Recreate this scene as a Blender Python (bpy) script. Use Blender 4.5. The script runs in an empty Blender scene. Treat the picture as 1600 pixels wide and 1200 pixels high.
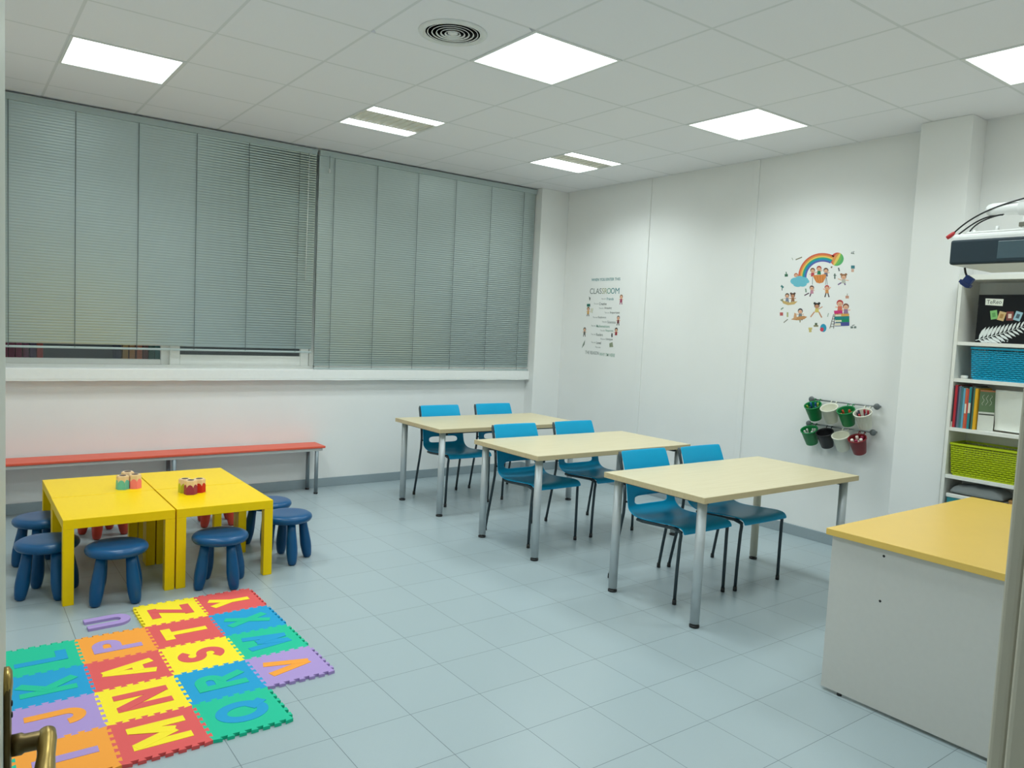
import bpy, bmesh, math, random
from math import pi, sin, cos, radians as R
from mathutils import Vector, Matrix
random.seed(7)
SC = bpy.context.scene
COL = SC.collection
SC.view_settings.view_transform = 'Standard'
SC.view_settings.look = 'None'
SC.view_settings.gamma = 1
SC.view_settings.exposure = 0.0

# ------------------------------------------------------------------ materials
def srgb(r, g, b):
    f = lambda c: (c / 255 / 12.92) if c / 255 <= 0.04045 else ((c / 255 + 0.055) / 1.055) ** 2.4
    return (f(r), f(g), f(b), 1)

MATS = {}
def mat(name, rgb, rough=0.5, metal=0.0, spec=0.5, noise=0.0, nscale=40, bump=0.0, coat=0.0):
    """principled paint with a faint procedural mottle so that no surface is perfectly even"""
    if name in MATS: return MATS[name]
    m = bpy.data.materials.new(name); m.use_nodes = True
    nt = m.node_tree; p = nt.nodes['Principled BSDF']
    c = srgb(*rgb)
    p.inputs['Base Color'].default_value = c
    p.inputs['Roughness'].default_value = rough
    p.inputs['Metallic'].default_value = metal
    p.inputs['Specular IOR Level'].default_value = spec
    if coat: p.inputs['Coat Weight'].default_value = coat
    n = max(noise, 0.03)
    tc = nt.nodes.new('ShaderNodeTexCoord')
    nz = nt.nodes.new('ShaderNodeTexNoise'); nz.inputs['Scale'].default_value = nscale
    nz.inputs['Detail'].default_value = 4
    nt.links.new(tc.outputs['Object'], nz.inputs['Vector'])
    mx = nt.nodes.new('ShaderNodeMix'); mx.data_type = 'RGBA'
    mx.inputs[6].default_value = tuple(x * (1 - n) for x in c[:3]) + (1,)
    mx.inputs[7].default_value = tuple(min(1, x * (1 + n)) for x in c[:3]) + (1,)
    nt.links.new(nz.outputs['Fac'], mx.inputs[0])
    nt.links.new(mx.outputs[2], p.inputs['Base Color'])
    if bump:
        b = nt.nodes.new('ShaderNodeBump'); b.inputs['Strength'].default_value = bump
        b.inputs['Distance'].default_value = 0.002
        nt.links.new(nz.outputs['Fac'], b.inputs['Height']); nt.links.new(b.outputs[0], p.inputs['Normal'])
    MATS[name] = m
    return m

def emit(name, rgb, strength):
    m = bpy.data.materials.new(name); m.use_nodes = True
    nt = m.node_tree; nt.nodes.clear()
    e = nt.nodes.new('ShaderNodeEmission'); o = nt.nodes.new('ShaderNodeOutputMaterial')
    e.inputs[0].default_value = (*rgb, 1); e.inputs[1].default_value = strength
    nt.links.new(e.outputs[0], o.inputs[0])
    return m

def grid_mat(name, base, line, t, ox, oy, w, rough, tilevar=0.03, speck=0.06, spec=0.5, sscale=350):
    """square tiles with thin joints on world x / y, tile to tile variation and fine speckle"""
    m = bpy.data.materials.new(name); m.use_nodes = True
    nt = m.node_tree; L = nt.links; p = nt.nodes['Principled BSDF']
    g = nt.nodes.new('ShaderNodeNewGeometry')
    s = nt.nodes.new('ShaderNodeSeparateXYZ'); L.new(g.outputs['Position'], s.inputs[0])
    def M(op, a, b=None, c=None):
        n = nt.nodes.new('ShaderNodeMath'); n.operation = op
        for i, v in enumerate((a, b, c)):
            if v is None: continue
            if isinstance(v, (int, float)): n.inputs[i].default_value = v
            else: L.new(v, n.inputs[i])
        return n.outputs[0]
    cells, dists = [], []
    for k, o in ((0, ox), (1, oy)):
        d = M('DIVIDE', M('SUBTRACT', s.outputs[k], o), t)
        cells.append(M('FLOOR', d))
        dists.append(M('MULTIPLY', M('PINGPONG', d, 0.5), t))
    dmin = M('MINIMUM', dists[0], dists[1])
    mask = M('LESS_THAN', dmin, w / 2)
    cv = nt.nodes.new('ShaderNodeCombineXYZ'); L.new(cells[0], cv.inputs[0]); L.new(cells[1], cv.inputs[1])
    wn = nt.nodes.new('ShaderNodeTexWhiteNoise'); wn.noise_dimensions = '3D'; L.new(cv.outputs[0], wn.inputs['Vector'])
    nz = nt.nodes.new('ShaderNodeTexNoise'); nz.inputs['Scale'].default_value = sscale; nz.inputs['Detail'].default_value = 3
    L.new(g.outputs['Position'], nz.inputs['Vector'])
    f = M('ADD', M('MULTIPLY', M('SUBTRACT', wn.outputs['Value'], 0.5), 2 * tilevar), M('MULTIPLY', M('SUBTRACT', nz.outputs['Fac'], 0.5), 2 * speck))
    f = M('ADD', f, 1.0)
    hs = nt.nodes.new('ShaderNodeHueSaturation'); hs.inputs['Color'].default_value = srgb(*base); L.new(f, hs.inputs['Value'])
    mx = nt.nodes.new('ShaderNodeMix'); mx.data_type = 'RGBA'
    L.new(mask, mx.inputs[0]); L.new(hs.outputs[0], mx.inputs[6]); mx.inputs[7].default_value = srgb(*line)
    L.new(mx.outputs[2], p.inputs['Base Color'])
    p.inputs['Roughness'].default_value = rough; p.inputs['Specular IOR Level'].default_value = spec
    b = nt.nodes.new('ShaderNodeBump'); b.inputs['Strength'].default_value = 0.35; b.inputs['Distance'].default_value = 0.001
    L.new(M('SUBTRACT', 1.0, mask), b.inputs['Height']); L.new(b.outputs[0], p.inputs['Normal'])
    return m

def wood_mat(name, a, b_, rough=0.4, axis=0, sc=1.0):
    m = bpy.data.materials.new(name); m.use_nodes = True
    nt = m.node_tree; L = nt.links; p = nt.nodes['Principled BSDF']
    tc = nt.nodes.new('ShaderNodeTexCoord'); mp = nt.nodes.new('ShaderNodeMapping')
    s = [30 * sc] * 3; s[axis] = 1.6 * sc; mp.inputs['Scale'].default_value = s
    L.new(tc.outputs['Object'], mp.inputs[0])
    nz = nt.nodes.new('ShaderNodeTexNoise'); nz.inputs['Scale'].default_value = 2.2; nz.inputs['Detail'].default_value = 8
    nz.inputs['Distortion'].default_value = 0.4
    L.new(mp.outputs[0], nz.inputs['Vector'])
    cr = nt.nodes.new('ShaderNodeValToRGB'); cr.color_ramp.elements[0].position = 0.3; cr.color_ramp.elements[1].position = 0.7
    cr.color_ramp.elements[0].color = srgb(*a); cr.color_ramp.elements[1].color = srgb(*b_)
    L.new(nz.outputs['Fac'], cr.inputs[0]); L.new(cr.outputs[0], p.inputs['Base Color'])
    p.inputs['Roughness'].default_value = rough
    return m

M = {}
M['wall'] = mat('white wall paint', (238, 239, 237), 0.6, noise=0.012, nscale=3, bump=0.05)
M['floor'] = grid_mat('pale blue grey floor tiles', (162, 177, 182), (106, 118, 124), 0.32644, -0.5173, -1.8403, 0.0026, 0.32, 0.018, 0.07)
M['ceiling'] = grid_mat('mineral ceiling tiles', (240, 240, 244), (222, 224, 226), 0.6, 0.0, 0.0, 0.016, 0.85, 0.008, 0.03, 0.2, 180)
M['base'] = mat('grey baseboard tile', (150, 164, 170), 0.4, noise=0.04, nscale=60)
M['frame'] = mat('white window frame', (238, 240, 235), 0.35)
M['sill'] = mat('white sill', (240, 242, 240), 0.4)
M['doorpaint'] = mat('cream grey door paint', (205, 208, 196), 0.45)
M['jamb'] = mat('beige door frame paint', (206, 202, 186), 0.45)
M['slat'] = mat('grey blind slats', (182, 195, 194), 0.30, metal=0.55, noise=0.01, nscale=5)
M['rail'] = mat('grey blind rail', (176, 190, 190), 0.4, metal=0.2)
M['cord'] = mat('dark grey cord', (84, 98, 100), 0.7)
M['clear'] = mat('pale cord toggle', (215, 220, 216), 0.3)
M['tabletop'] = wood_mat('pale birch laminate', (206, 194, 158), (214, 203, 169), 0.38)
M['tabledge'] = wood_mat('birch edge', (198, 180, 140), (206, 189, 150), 0.45)
M['silver'] = mat('silver grey table leg', (190, 197, 200), 0.38, metal=0.35)
M['creamleg'] = mat('cream table leg', (206, 202, 184), 0.45, metal=0.05)
M['black'] = mat('black plastic', (18, 20, 22), 0.45)
M['chair'] = mat('blue chair plastic', (0, 158, 206), 0.36, spec=0.3, noise=0.01)
M['chairleg'] = mat('dark teal grey steel', (52, 66, 72), 0.4, metal=0.3)
M['yellow'] = mat('yellow lacquer', (248, 208, 0), 0.35, spec=0.2, noise=0.008)
M['stool'] = mat('navy blue plastic', (0, 78, 126), 0.32, spec=0.4)
M['redstool'] = mat('red plastic', (196, 62, 44), 0.42)
M['bench'] = mat('orange red bench board', (226, 92, 66), 0.4)
M['benchframe'] = mat('pale grey bench frame', (205, 208, 206), 0.4)
M['benchleg'] = mat('grey steel bench leg', (128, 140, 146), 0.4, metal=0.3)
M['desktop'] = mat('mustard yellow laminate', (226, 188, 92), 0.35, noise=0.02, nscale=12)
M['deskside'] = mat('light grey laminate', (200, 199, 194), 0.45)
M['white'] = mat('white melamine', (232, 233, 226), 0.45)
M['cyan'] = mat('cyan plastic', (0, 166, 206), 0.4)
M['lime'] = mat('lime plastic', (182, 200, 0), 0.4)
M['brass'] = mat('worn brass', (172, 146, 84), 0.3, metal=0.9, noise=0.25, nscale=60)
M['brassdark'] = mat('tarnished brass', (110, 94, 60), 0.4, metal=0.85, noise=0.3, nscale=80)
M['steel'] = mat('brushed steel', (150, 156, 158), 0.3, metal=0.8)
M['proj'] = mat('white projector shell', (232, 233, 230), 0.4)
M['projdark'] = mat('slate projector front', (42, 56, 64), 0.5, spec=0.3)
M['projpanel'] = mat('smoked window', (70, 90, 98), 0.25)
M['vent'] = mat('white vent metal', (228, 230, 228), 0.45)
M['ventdark'] = mat('blue grey duct', (120, 164, 196), 0.6)
M['lampframe'] = mat('lamp frame', (226, 228, 226), 0.4)
M['louvre'] = mat('louvre metal', (240, 238, 228), 0.45, metal=0.2)
LIGHT_RGB = (0.905, 1.0, 0.99)
M['light'] = emit('lamp glow', LIGHT_RGB, 3.2)
M['tube'] = emit('lamp strip glow', LIGHT_RGB, 5.0)
FOAM = {'green': (0, 188, 148), 'blue': (0, 152, 204), 'purple': (170, 144, 204), 'orange': (246, 158, 52), 'red': (222, 86, 86), 'yellow': (250, 226, 36)}
for k, v in FOAM.items(): M['foam_' + k] = mat('foam ' + k, v, 0.75, noise=0.03, nscale=300)
def cm(r, g, b, rough=0.5): return mat('paint %d %d %d' % (r, g, b), (r, g, b), rough)
# window glass
gm = bpy.data.materials.new('window glass'); gm.use_nodes = True
_p = gm.node_tree.nodes['Principled BSDF']
_p.inputs['Base Color'].default_value = (0.9, 0.95, 0.95, 1); _p.inputs['Roughness'].default_value = 0.02
_p.inputs['Transmission Weight'].default_value = 1.0; _p.inputs['IOR'].default_value = 1.45
M['glass'] = gm

# ------------------------------------------------------------------ mesh helpers
class MB:
    def __init__(s): s.bm = bmesh.new(); s.mats = []
    def mi(s, m):
        if m is None: return 0
        if m not in s.mats: s.mats.append(m)
        return s.mats.index(m)
    def _new(s, verts, faces, m=None, smooth=False):
        i = s.mi(m); vs = [s.bm.verts.new(v) for v in verts]
        for f in faces:
            try:
                fc = s.bm.faces.new([vs[k] for k in f]); fc.material_index = i; fc.smooth = smooth
            except ValueError: pass
        return s
    def box(s, lo, hi, m=None, bev=0.0, seg=2):
        lo, hi = [min(a, b) for a, b in zip(lo, hi)], [max(a, b) for a, b in zip(lo, hi)]
        b = bmesh.new()
        bmesh.ops.create_cube(b, size=1)
        for v in b.verts:
            v.co = Vector([(lo[k] + hi[k]) / 2 + v.co[k] * (hi[k] - lo[k]) for k in range(3)])
        if bev: bmesh.ops.bevel(b, geom=b.edges[:], offset=bev, segments=seg, affect='EDGES', profile=0.5)
        s.merge(b, m)
        return s
    def merge(s, b, m=None, smooth=False):
        i = s.mi(m); b.verts.index_update(); vs = [s.bm.verts.new(v.co) for v in b.verts]
        for f in b.faces:
            fc = s.bm.faces.new([vs[v.index] for v in f.verts]); fc.material_index = i; fc.smooth = smooth or f.smooth
        b.free()
    def lathe(s, prof, seg=24, m=None, c=(0, 0, 0), smooth=True, ax=None):
        """prof: (radius, height) from bottom to top, revolved about z (or about direction ax) through c"""
        rot = Vector((0, 0, 1)).rotation_difference(Vector(ax)).to_matrix() if ax else Matrix.Identity(3)
        V, F = [], []
        for r, z in prof:
            for k in range(seg):
                a = 2 * pi * k / seg
                V.append(Vector(c) + rot @ Vector((r * cos(a), r * sin(a), z)))
        n = len(prof)
        for i in range(n - 1):
            for k in range(seg):
                F.append((i * seg + k, i * seg + (k + 1) % seg, (i + 1) * seg + (k + 1) % seg, (i + 1) * seg + k))
        if prof[0][0] > 1e-6: F.append(tuple(range(seg))[::-1])
        if prof[-1][0] > 1e-6: F.append(tuple(range((n - 1) * seg, n * seg)))
        return s._new(V, F, m, smooth)
    def cyl(s, p0, p1, r, r2=None, seg=16, m=None, smooth=True):
        p0, p1 = Vector(p0), Vector(p1); d = p1 - p0
        return s.lathe([(r, 0), (r if r2 is None else r2, d.length)], seg, m, p0, smooth, d)
    def tube(s, pts, r, seg=10, m=None, flat=1.0):
        pts = [Vector(p) for p in pts]; V, F = [], []; n = len(pts)
        up = Vector((0, 0, 1))
        rr = r if isinstance(r, (list, tuple)) else [r] * n
        t0 = (pts[1] - pts[0]).normalized()
        a = t0.cross(up)
        if a.length < 1e-3: a = t0.cross(Vector((1, 0, 0)))
        a.normalize()
        for i, p in enumerate(pts):
            t = (pts[min(i + 1, n - 1)] - pts[max(i - 1, 0)]).normalized()
            a = (a - t * a.dot(t)).normalized(); b = t.cross(a)
            for k in range(seg):
                th = 2 * pi * k / seg
                V.append(p + a * cos(th) * rr[i] + b * sin(th) * rr[i] * flat)
        for i in range(n - 1):
            for k in range(seg):
                F.append((i * seg + k, i * seg + (k + 1) % seg, (i + 1) * seg + (k + 1) % seg, (i + 1) * seg + k))
        F.append(tuple(range(seg))[::-1]); F.append(tuple(range((n - 1) * seg, n * seg)))
        return s._new(V, F, m, True)
    def prism(s, poly, fn, m=None):
        """poly 2d list, fn(u, v, k) -> 3d for k = 0 (back) and 1 (front)"""
        n = len(poly)
        V = [fn(u, v, 0) for u, v in poly] + [fn(u, v, 1) for u, v in poly]
        F = [tuple(range(n))[::-1], tuple(range(n, 2 * n))] + [(i, (i + 1) % n, n + (i + 1) % n, n + i) for i in range(n)]
        return s._new(V, F, m)
    def grid(s, fn, nu, nv, m=None, smooth=True, skip=None):
        V = [fn(i / nu, j / nv) for j in range(nv + 1) for i in range(nu + 1)]
        F = [(j * (nu + 1) + i, j * (nu + 1) + i + 1, (j + 1) * (nu + 1) + i + 1, (j + 1) * (nu + 1) + i)
             for j in range(nv) for i in range(nu) if not (skip and skip(i, j))]
        return s._new(V, F, m, smooth)
    def build(s, name, m=None, parent=None, loc=None, recalc=True):
        if recalc: bmesh.ops.recalc_face_normals(s.bm, faces=s.bm.faces[:])
        me = bpy.data.meshes.new(name); s.bm.to_mesh(me); s.bm.free()
        for x in (s.mats or [m]):
            me.materials.append(x)
        o = bpy.data.objects.new(name, me); COL.objects.link(o)
        if parent: o.parent = parent
        if loc: o.location = loc
        return o

def tag(o, label, cat, group=None, kind=None):
    o['label'] = label; o['category'] = cat
    if group: o['group'] = group
    if kind: o['kind'] = kind
    return o
def thing(name, label, cat, loc=(0, 0, 0), rz=0.0, group=None):
    o = bpy.data.objects.new(name, None); COL.objects.link(o)
    o.empty_display_size = 0.05
    o.location = loc; o.rotation_euler = (0, 0, rz)
    return tag(o, label, cat, group)
def struct(o, label=None):
    o['kind'] = 'structure'
    if label: o['label'] = label; 
    return o
def dup(root, loc, rz=0.0, label=None):
    def cp(o, par):
        c = o.copy(); COL.objects.link(c); c.parent = par
        for ch in [x for x in bpy.data.objects if x.parent == o]: cp(ch, c)
        return c
    r = cp(root, None); r.location = loc; r.rotation_euler = (0, 0, rz)
    if label: r['label'] = label
    return r

def text_mesh(body, bold=0.0, shear=0.0):
    cu = bpy.data.curves.new('lettering', 'FONT'); cu.body = body; cu.size = 1; cu.offset = bold; cu.shear = shear
    cu.extrude = 0.0; cu.resolution_u = 6
    o = bpy.data.objects.new('lettering', cu); COL.objects.link(o)
    dg = bpy.context.evaluated_depsgraph_get(); dg.update()
    me = bpy.data.meshes.new_from_object(o.evaluated_get(dg))
    b = bmesh.new(); b.from_mesh(me)
    bmesh.ops.remove_doubles(b, verts=b.verts[:], dist=1e-5)
    bpy.data.objects.remove(o); bpy.data.curves.remove(cu); bpy.data.meshes.remove(me)
    xs = [v.co.x for v in b.verts]; ys = [v.co.y for v in b.verts]
    return b, (min(xs), max(xs), min(ys), max(ys))
def text_into(mb, body, fn, w=None, h=None, m=None, bold=0.0, shear=0.0):
    """lettering scaled to w x h centred on 0,0, mapped by fn(u,v)->3d"""
    b, (x0, x1, y0, y1) = text_mesh(body, bold, shear)
    sx = (w / (x1 - x0)) if w else None; sy = (h / (y1 - y0)) if h else None
    if sx is None: sx = sy
    if sy is None: sy = sx
    for v in b.verts:
        v.co = Vector(fn((v.co.x - (x0 + x1) / 2) * sx, (v.co.y - (y0 + y1) / 2) * sy))
    mb.merge(b, m)
# ------------------------------------------------------------------ room numbers (metres)
H = 2.994
XL, XR = -3.08, 2.42
YF, YB = -3.42, 2.79
YO = -3.58                      # corridor side of the door wall

# floor, ceiling, walls
struct(MB().box((XL - 0.2, -4.7, -0.1), (XR + 0.2, 3.5, 0), M['floor']).build('floor'))
LIGHTS = [(-4, -4), (-1, -4), (2, -4), (-4, -1), (-1, -1), (2, -1), (-4, 2), (-1, 2), (2, 2)]
def splits(lo, hi):
    k0 = math.ceil(lo / 0.6 + 1e-6); k1 = math.floor(hi / 0.6 - 1e-6)
    return [lo] + [k * 0.6 for k in range(k0, k1 + 1)] + [hi]
xs, ys = splits(XL - 0.1, XR + 0.1), splits(YO, YB + 0.12)
cb = MB()
for i in range(len(xs) - 1):
    for j in range(len(ys) - 1):
        if any(abs(xs[i] - a * 0.6) < 0.01 and abs(ys[j] - b * 0.6) < 0.01 for a, b in LIGHTS): continue
        if abs(xs[i] + 1.2) < .01 and abs(ys[j] + 0.6) < .01:
            # the tile that holds the round air vent: square tile with a round opening
            cx, cy, r = -0.885, -0.285, 0.15
            n = 48; ring = []; sq = []
            for k in range(n):
                a = 2 * pi * k / n
                ring.append((cx + r * cos(a), cy + r * sin(a)))
                t = min((xs[i + 1] - cx if cos(a) > 0 else xs[i] - cx) / cos(a) if abs(cos(a)) > 1e-6 else 9,
                        (ys[j + 1] - cy if sin(a) > 0 else ys[j] - cy) / sin(a) if abs(sin(a)) > 1e-6 else 9)
                sq.append((cx + t * cos(a), cy + t * sin(a)))
            cb._new([(x, y, H) for x, y in ring + sq], [(k, (k + 1) % n, n + (k + 1) % n, n + k) for k in range(n)], M['ceiling'])
            continue
        cb._new([(xs[i], ys[j], H), (xs[i + 1], ys[j], H), (xs[i + 1], ys[j + 1], H), (xs[i], ys[j + 1], H)], [(0, 1, 2, 3)], M['ceiling'])
bmesh.ops.remove_doubles(cb.bm, verts=cb.bm.verts[:], dist=1e-4)
struct(cb.build('ceiling'))
struct(MB().box((XL - 0.12, YO, 0), (XL, YB + 0.12, H + 0.2), M['wall']).build('wall_left'))
struct(MB().box((XR, YO, 0), (XR + 0.12, YB + 0.12, H + 0.2), M['wall']).build('wall_right'))
wb = MB()
WZ0, WZ1 = 0.985, 2.965
wb.box((XL, YB, 0), (XR, YB + 0.2, WZ0), M['wall'])
wb.box((XL, YB, WZ1), (XR, YB + 0.2, H + 0.2), M['wall'])
wb.box((2.053, YB, WZ0), (XR, YB + 0.2, WZ1), M['wall'])
struct(wb.build('wall_back'))
DX0, DX1 = -2.99, -2.15         # door opening
wf = MB()
wf.box((XL, YO, 0), (DX0, YF, H + 0.2), M['wall']); wf.box((DX1 + 0.04, YO, 0), (XR, YF, H + 0.2), M['wall'])
wf.box((DX0, YO, 2.12), (DX1 + 0.04, YF, H + 0.2), M['wall'])
struct(wf.build('wall_front'))
# corner column, column on the right wall, cover strips
struct(MB().box((2.053, 2.65, 0), (XR, YB, H), M['wall'], 0.004).build('trim_1'), 'white boxed column in the far corner beside the blind')
struct(MB().box((2.22, -1.45, 0), (XR, -1.13, H), M['wall'], 0.004).build('trim_2'), 'white square column on the right wall beside the bookcase')
struct(MB().box((XR - 0.011, 1.44, 0.085), (XR, 1.513, H), M['wall'], 0.003).build('trim_3'), 'white cover strip beside the lettered decal')
struct(MB().box((XR - 0.011, 0.245, 0.085), (XR, 0.302, H), M['wall'], 0.003).build('trim_4'), 'white cover strip between the two wall decals')
# baseboards
bb = MB().box((XL, YB - 0.014, 0), (2.053, YB, 0.082), M['base'], 0.002)
bb.box((2.039, 2.636, 0), (2.053, YB - 0.014, 0.082), M['base'], 0.002)
bb.box((2.053, 2.636, 0), (XR, 2.65, 0.082), M['base'], 0.002)
struct(bb.build('baseboard_back'))
br = MB().box((XR - 0.014, -1.13, 0), (XR, 2.636, 0.082), M['base'], 0.002)
br.box((2.206, -1.464, 0), (2.22, -1.116, 0.082), M['base'], 0.002)
br.box((2.22, -1.13, 0), (XR - 0.014, -1.116, 0.082), M['base'], 0.002)
br.box((XR - 0.014, YF, 0), (XR, -2.32, 0.082), M['base'], 0.002)
struct(br.build('baseboard_right'))
struct(MB().box((XL, YF, 0), (XL + 0.014, YB - 0.014, 0.082), M['base'], 0.002).build('baseboard_left'))
# window sill with its slightly ragged painted lower edge
sb = MB().box((XL, 2.715, 0.99), (2.05, YB + 0.1, 1.072), M['sill'], 0.004)
rg = random.Random(3); poly = [(XL, 0.992)]; x = XL
while x < 2.03:
    poly.append((x, 0.976 + rg.uniform(0, 0.006))); x += rg.uniform(0.05, 0.12)
poly += [(2.05, 0.978), (2.05, 0.992)]
sb.prism(poly, lambda u, v, k: (u, 2.7165 if k else YB, v), M['sill'])
struct(sb.build('trim_5'), 'white window sill under the blinds')

# ------------------------------------------------------------------ windows
def window(name, x0, x1, panes):
    w = struct(thing(name, 'white framed window behind the grey blinds', 'window', ((x0 + x1) / 2, 2.9, WZ0)))
    for k in ('label', 'category'): del w[k]
    cx = (x0 + x1) / 2
    L = lambda x, y, z: (x - cx, y - 2.9, z - WZ0)
    f = MB(); t = 0.05; zb = 1.06; zt = WZ1
    f.box(L(x0, 2.87, zb - 0.06), L(x1, 2.95, zb + 0.035), M['frame'], 0.003)
    f.box(L(x0, 2.87, zt - t), L(x1, 2.95, zt), M['frame'], 0.003)
    f.box(L(x0, 2.87, zb + 0.0355), L(x0 + 0.04, 2.95, zt - t - 0.0005), M['frame'], 0.003); f.box(L(x1 - 0.04, 2.87, zb + 0.0355), L(x1, 2.95, zt - t - 0.0005), M['frame'], 0.003)
    f.build('window_frame', None, w)
    for (a, b, y, rail) in panes:
        s = MB(); zl = zb + 0.02
        s.box(L(a + 0.0755, y, zl), L(b - 0.0755, y + 0.032, zl + rail), M['frame'], 0.004); s.box(L(a, y, zt - t - 0.06), L(b, y + 0.032, zt - t + 0.01), M['frame'], 0.004)
        s.box(L(a, y - 0.001, zl - 0.001), L(a + 0.075, y + 0.033, zt - t - 0.061), M['frame'], 0.004); s.box(L(b - 0.075, y - 0.001, zl - 0.001), L(b, y + 0.033, zt - t - 0.061), M['frame'], 0.004)
        so = s.build('window_sash', None, w)
        MB().box(L(a + 0.07, y + 0.012, zl + rail - 0.01), L(b - 0.07, y + 0.018, zt - t - 0.05), M['glass']).build('window_pane', None, so)
    return w
window('window_1', -3.08, -0.30, [(-3.02, -1.49, 2.915, 0.055), (-1.505, -0.345, 2.876, 0.098)])
window('window_2', -0.29, 2.053, [(-0.25, 0.94, 2.876, 0.098), (0.85, 2.01, 2.915, 0.055)])

# added behind the strip of glass: ledge, book shapes and back wall
struct(MB().box((-3.2, 3.38, 0), (2.3, 3.45, 3.0), cm(88, 94, 96)).build('added_back_wall'))  # added panel that hides the world background behind the glass
struct(MB().box((-3.2, 2.99, 0.9), (2.3, 3.38, 1.0), cm(96, 100, 100)).build('trim_6'), 'grey ledge added beyond the window')
GB = [(-2.625, (150, 40, 78)), (-2.580, (134, 32, 70)), (-2.535, (150, 44, 88)), (-2.490, (120, 36, 80)), (-2.445, (84, 44, 92)), (-2.400, (190, 70, 60)),
      (-1.860, (54, 50, 72)), (-1.810, (204, 154, 84)), (-1.760, (206, 140, 74)), (-1.705, (204, 112, 70)), (-1.660, (120, 70, 60)), (-1.615, (66, 112, 100)), (-1.570, (58, 116, 108)), (-1.525, (104, 106, 70))]
cname = {0: 'crimson', 1: 'dark crimson', 2: 'magenta', 3: 'wine red', 4: 'violet', 5: 'brick red', 6: 'dark indigo', 7: 'tan', 8: 'amber', 9: 'rust orange', 10: 'brown', 11: 'grey green', 12: 'teal green', 13: 'olive'}
for i, (x, c) in enumerate(GB):
    h = 0.30 + 0.02 * (i % 3)
    t = thing('book', '%s book shape set behind the strip of window glass under the left blind' % cname[i], 'book', (x + 0.021, 3.12, 1.0), 0, 'book shapes behind the window glass')
    MB().box((-0.020, 0, 0), (0.020, 0.15, h), cm(*c), 0.003).build('cover', None, t)
    MB().box((-0.016, 0.012, h + 0.0005), (0.016, 0.152, h + 0.002), cm(214, 208, 190)).build('pages', None, t)

ll = bpy.data.lights.new('added_fill_light', 'AREA'); ll.shape = 'RECTANGLE'; ll.size = 4.0; ll.size_y = 0.2; ll.energy = 20; ll.color = LIGHT_RGB  # fill light added outside to brighten the book shapes behind the glass
lo_ = bpy.data.objects.new('added_fill_light', ll); COL.objects.link(lo_); lo_.location = (-1.4, 3.18, 2.6)
# ------------------------------------------------------------------ blinds
def blind(x0, x1, ybl, ztop, zbot, cords, label, tilt):
    cx = (x0 + x1) / 2
    t = thing('window_blind', label, 'blind', (cx, ybl, ztop), 0, 'window blinds')
    X = lambda x: x - cx
    MB().box((X(x0), -0.022, -0.012), (X(x1), 0.022, 0.032), M['rail'], 0.003).box((X(x0), -0.026, 0.022), (X(x1), -0.018, 0.034), M['rail'], 0.002).build('headrail', None, t)
    pitch = 0.0205; n = int((ztop - 0.02 - zbot - 0.02) / pitch)
    sl = MB(); nx = 26; w = 0.0125
    for k in range(n):
        z = -0.022 - k * pitch
        i0 = len(sl.bm.verts)
        def fn(u, v, z=z):
            x = x0 + (x1 - x0) * u
            a = tilt(x, ztop + z); s = (v - 0.5) * 2
            off = 0.0022 * (1 - s * s)
            # slat cross direction: tilted from the vertical, upper edge towards the room
            return (X(x), -s * w * sin(a) - off * cos(a), z + s * w * cos(a) - off * sin(a))
        sl.grid(fn, nx, 3, M['slat'])
    sl.build('slats', None, t, recalc=False)
    zb = zbot - ztop
    MB().box((X(x0), -0.012, zb), (X(x1), 0.012, zb + 0.016), M['rail'], 0.003).build('bottom_rail', None, t)
    for c in cords:
        MB().box((X(c) - 0.0021, -0.0165, zb + 0.01), (X(c) + 0.0021, -0.0155, -0.005), M['cord']).build('ladder_cord', None, t)
    return t, X, zb
def tilt_l(x, z):
    f = min(1, max(0, (x + 1.5) / 0.9)); g = min(1, max(0, (z - 1.3) / 1.6))
    return R(12 + 27 * f * g * g + 9 * f)
def tilt_r(x, z):
    f = min(1, max(0, (x + 0.3) / 2.4)); g = 1 - min(1, max(0, (z - 1.1) / 1.8))
    return R(9 + 9 * f + 9 * g)
tl, XLn, zbl = blind(-3.06, -0.365, 2.768, 2.945, 1.216, [-2.60, -2.19, -1.772, -1.353, -0.945, -0.517],
      'long grey slatted blind on the left, raised a little above the sill', tilt_l)
MB().tube([(XLn(-0.44), -0.03, -0.01), (XLn(-0.442), -0.03, -0.5), (XLn(-0.447), -0.03, -1.1)], 0.0035, 8, M['clear']).build('tilt_wand', None, tl)
tr, XRn, zbr = blind(-0.345, 2.045, 2.752, 2.945, 1.0735, [-0.207, 0.207, 0.632, 1.053, 1.473, 1.885],
      'grey slatted blind on the right, lowered all the way to the sill', tilt_r)
pc = MB().tube([(XRn(-0.262), -0.03, -0.005), (XRn(-0.263), -0.032, -0.12)], 0.002, 6, M['cord']).build('pull_cord', None, tr)
MB().lathe([(0.004, -0.155), (0.009, -0.145), (0.009, -0.13), (0.003, -0.115)], 10, M['clear'], (XRn(-0.263), -0.032, 0)).build('cord_toggle', None, pc)

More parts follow.
